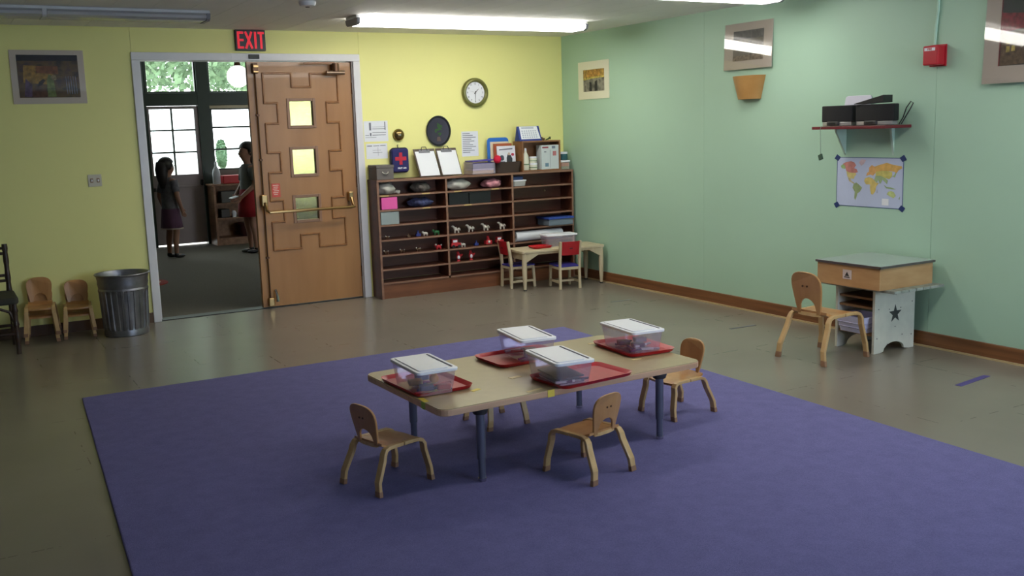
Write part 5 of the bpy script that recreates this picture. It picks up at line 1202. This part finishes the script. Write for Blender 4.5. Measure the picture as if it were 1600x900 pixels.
# ================================================================== PEOPLE in the hall
def skin_obj(name, V_, E_, mm, parent, root=0, sub=2):
    me = bpy.data.meshes.new(name); me.from_pydata([v[:3] for v in V_], E_, []); me.materials.append(mm)
    o = bpy.data.objects.new(name, me); COL.objects.link(o); o.parent = parent
    sk = o.modifiers.new('skin', 'SKIN'); sk.use_smooth_shade = True
    for k, v in enumerate(V_):
        r_ = v[3] if isinstance(v[3], tuple) else (v[3], v[3]); me.skin_vertices[0].data[k].radius = r_
    me.skin_vertices[0].data[root].use_root = True
    sb = o.modifiers.new('sub', 'SUBSURF'); sb.levels = sub; sb.render_levels = sub
    return o
def person(loc, rz, Ht, label, arms, skin, hair_m, top_m, skirt_m, shoe_m, skirt, hair_len):
    """faces +y; all lengths as fractions of the height"""
    t = thing('person', label, 'person', loc, rz); t.scale = (Ht,)*3
    Vv = []; E = []
    def a(x, y, z, r, p=None):
        Vv.append((x, y, z, r)); 
        if p is not None: E.append((p, len(Vv)-1))
        return len(Vv)-1
    pel = a(0, 0, .5, (.075, .06)); sp = a(0, .005, .58, (.068, .052), pel); chs = a(0, 0, .68, (.082, .055), sp); up = a(0, -.005, .76, (.06, .045), chs)
    nk = a(0, -.002, .815, .028, up); jaw = a(0, .012, .862, (.045, .048), nk); hm = a(0, .004, .915, (.062, .068), jaw); cr = a(0, -.004, .97, (.045, .05), hm)
    nose = a(0, .072, .9, .010, hm); a(0, .083, .893, .008, nose)
    for s in (-1, 1):
        e = a(s*.06, -.004, .905, .012, hm); a(s*.07, -.01, .915, .008, e)
        pts = arms[0 if s < 0 else 1]
        sh_ = a(s*.095, 0, .765, .034, up); el = a(*pts[0], .025, sh_); wr_ = a(*pts[1], .018, el)
        d = (Vector(pts[1]) - Vector(pts[0])).normalized(); sd = Vector((0, 1, 0)) if abs(d.z) > .7 else Vector((0, 0, 1)); sd = (sd - d*sd.dot(d)).normalized()
        pm_ = Vector(pts[1]) + d*.03; pal = a(*pm_, (.017, .012), wr_)
        nn = d.cross(sd)*s
        for k, ln in enumerate((.034, .042, .038, .028)):
            b = pm_ + sd*(.018 - .012*k) + d*.016; f1 = a(*b, .0062, pal); f2 = a(*(b + d*ln*.55 + nn*.004), .0056, f1); a(*(b + d*ln + nn*.014), .0048, f2)
        b = Vector(pts[1]) + d*.014 + sd*.022; t1 = a(*b, .007, pal); a(*(b + d*.018 + sd*.012 + nn*.006), .0055, t1)
        hp = a(s*.05, 0, .45, .05, pel); kn = a(s*.052, .012, .27, .033, hp); cf = a(s*.053, -.006, .19, .031, kn); an = a(s*.054, -.012, .05, .021, cf); hl = a(s*.055, -.01, .022, .022, an); a(s*.06, .07, .016, .017, hl)
    skin_obj('body', Vv, E, skin, t)
    # eyes and mouth
    for s in (-1, 1): MB().ball((s*.025, .066, .917), .007, .004, .005).build('eye', M_BLACK, t, smooth=True)
    MB().ball((0, .066, .872), .014, .005, .004).build('mouth', mat('lip', (140, 76, 70), .6), t, smooth=True)
    # hair: cap plus fall down the back
    m = MB(); m.ball((0, -.014, .935), .078, .082, .075, 20, 12)
    m.v = [Vector((v.x, min(v.y, .052 if v.z > .94 else .012), max(v.z, .875))) for v in m.v]
    m.tube([(0, -.055, .95), (0, -.07, .88), (0, -.07, .82), (0, -.062, .76 - hair_len)], [.06, .062, .055, .03], 14)
    m.build('hair', hair_m, t, smooth=True, ang=180)
    # top: fitted shell, short sleeves
    m = MB(); P = [(.094, .076, skirt[0]-.01), (.092, .072, .58), (.092, .068, .66), (.1, .066, .72), (.092, .058, .775), (.05, .045, .805)]
    rows = [[m.vert((rx_*math.cos(2*PI*k/20), ry*math.sin(2*PI*k/20), z)) for k in range(20)] for rx_, ry, z in P]
    for A_, B_ in zip(rows, rows[1:]):
        for k in range(20): m.face((A_[k], A_[(k+1) % 20], B_[(k+1) % 20], B_[k]))
    for s in (-1, 1):
        e = Vector(arms[0 if s < 0 else 1][0]); s0 = Vector((s*.08, 0, .768)); m.tube([s0, s0.lerp(e, .3), s0.lerp(e, .75)], [.04, .04, .036], 12)
    m.build('top', top_m, t, smooth=True, ang=180)
    m = MB(); n = 32; P = [(.097, .079, skirt[0]+.01), (.104, .086, skirt[0]-.06), (skirt[2]*.9, skirt[2]*.75, (skirt[0]+skirt[1])/2), (skirt[2], skirt[2]*.85, skirt[1]), (skirt[2]-.006, skirt[2]*.85-.006, skirt[1]), (skirt[2]*.85, skirt[2]*.7, (skirt[0]+skirt[1])/2)]
    rows = [[m.vert((rx_*math.cos(2*PI*k/n)*(1+.03*(j > 1)*math.cos(8*2*PI*k/n)), ry*math.sin(2*PI*k/n)*(1+.03*(j > 1)*math.cos(8*2*PI*k/n)), z)) for k in range(n)] for j, (rx_, ry, z) in enumerate(P)]
    for A_, B_ in zip(rows, rows[1:]):
        for k in range(n): m.face((A_[k], A_[(k+1) % n], B_[(k+1) % n], B_[k]))
    skm = m.build('skirt', skirt_m, t, smooth=True, ang=180)
    if skirt[3]:
        m = MB(); rows = [[m.vert((skirt[2]*f*math.cos(2*PI*k/n)*(1+.03*math.cos(16*PI*k/n)), skirt[2]*.85*f*math.sin(2*PI*k/n)*(1+.03*math.cos(16*PI*k/n)), z)) for k in range(n)] for f, z in ((1.008, skirt[1]), (1.0, skirt[1]+.014))]
        for k in range(n): m.face((rows[0][k], rows[0][(k+1) % n], rows[1][(k+1) % n], rows[1][k]))
        m.build('hem', skirt[3], skm, smooth=True)
    for s in (-1, 1):
        m = MB(); m.ball((s*.057, .028, .018), .027, .062, .018, 14, 8); m.v = [Vector((v.x, v.y, max(v.z, 0.0005))) for v in m.v]; m.ball((s*.055, -.012, .03), .026, .026, .026, 12, 8)
        m.v = [Vector((v.x, v.y, max(v.z, 0.0005))) for v in m.v]
        m.build('shoe', shoe_m, t, smooth=True, ang=180)
    return t
M_SKIN = mat('skin', (150, 110, 90), .55, var=.04); M_HAIR = mat('dark_hair', (26, 20, 18), .5, var=.2, scale=40)
ar1 = [[(-.135, -.02, .62), (-.14, .03, .49)], [(.13, -.01, .62), (.135, .03, .49)]]
person((-3.0, 4.55, 0), face(.9, .45), 1.27, 'person with dark hair in grey and purple dress standing in hall', ar1, M_SKIN, M_HAIR,
       mat('grey_plaid', (96, 94, 100), .8, var=.25, scale=30), mat('plum_cloth', (92, 62, 86), .8, var=.15), M_BLACK, (.485, .29, .118, mat('pale_hem', (176, 160, 150), .8)), .06)
ar2 = [[(-.125, .0, .62), (-.07, .1, .525)], [(.125, .0, .62), (.07, .1, .525)]]
pp = person((-2.04, 4.35, 0), face(-.96, -.2), 1.43, 'person with long dark hair in red skirt half hidden by door', ar2, M_SKIN, M_HAIR,
       mat('grey_tee', (96, 100, 94), .8, var=.06), mat('red_skirt', (150, 20, 30), .8, var=.08), M_BLACK, (.57, .335, .13, None), .1)
th_ = Matrix.Rotation(face(-.96, -.2), 3, 'Z') @ Vector((0, .155*1.43, 0))
tag(MB((-2.04+th_.x, 4.35+th_.y, .7)).obox((-2.04+th_.x, 4.35+th_.y, .735), (.045, .0, .012), (0, .07, 0), (-.0016, 0, .006)).build('held_paper', M_PAPER, bevel=.001), 'pale booklet held by the person in the red skirt', 'paper')
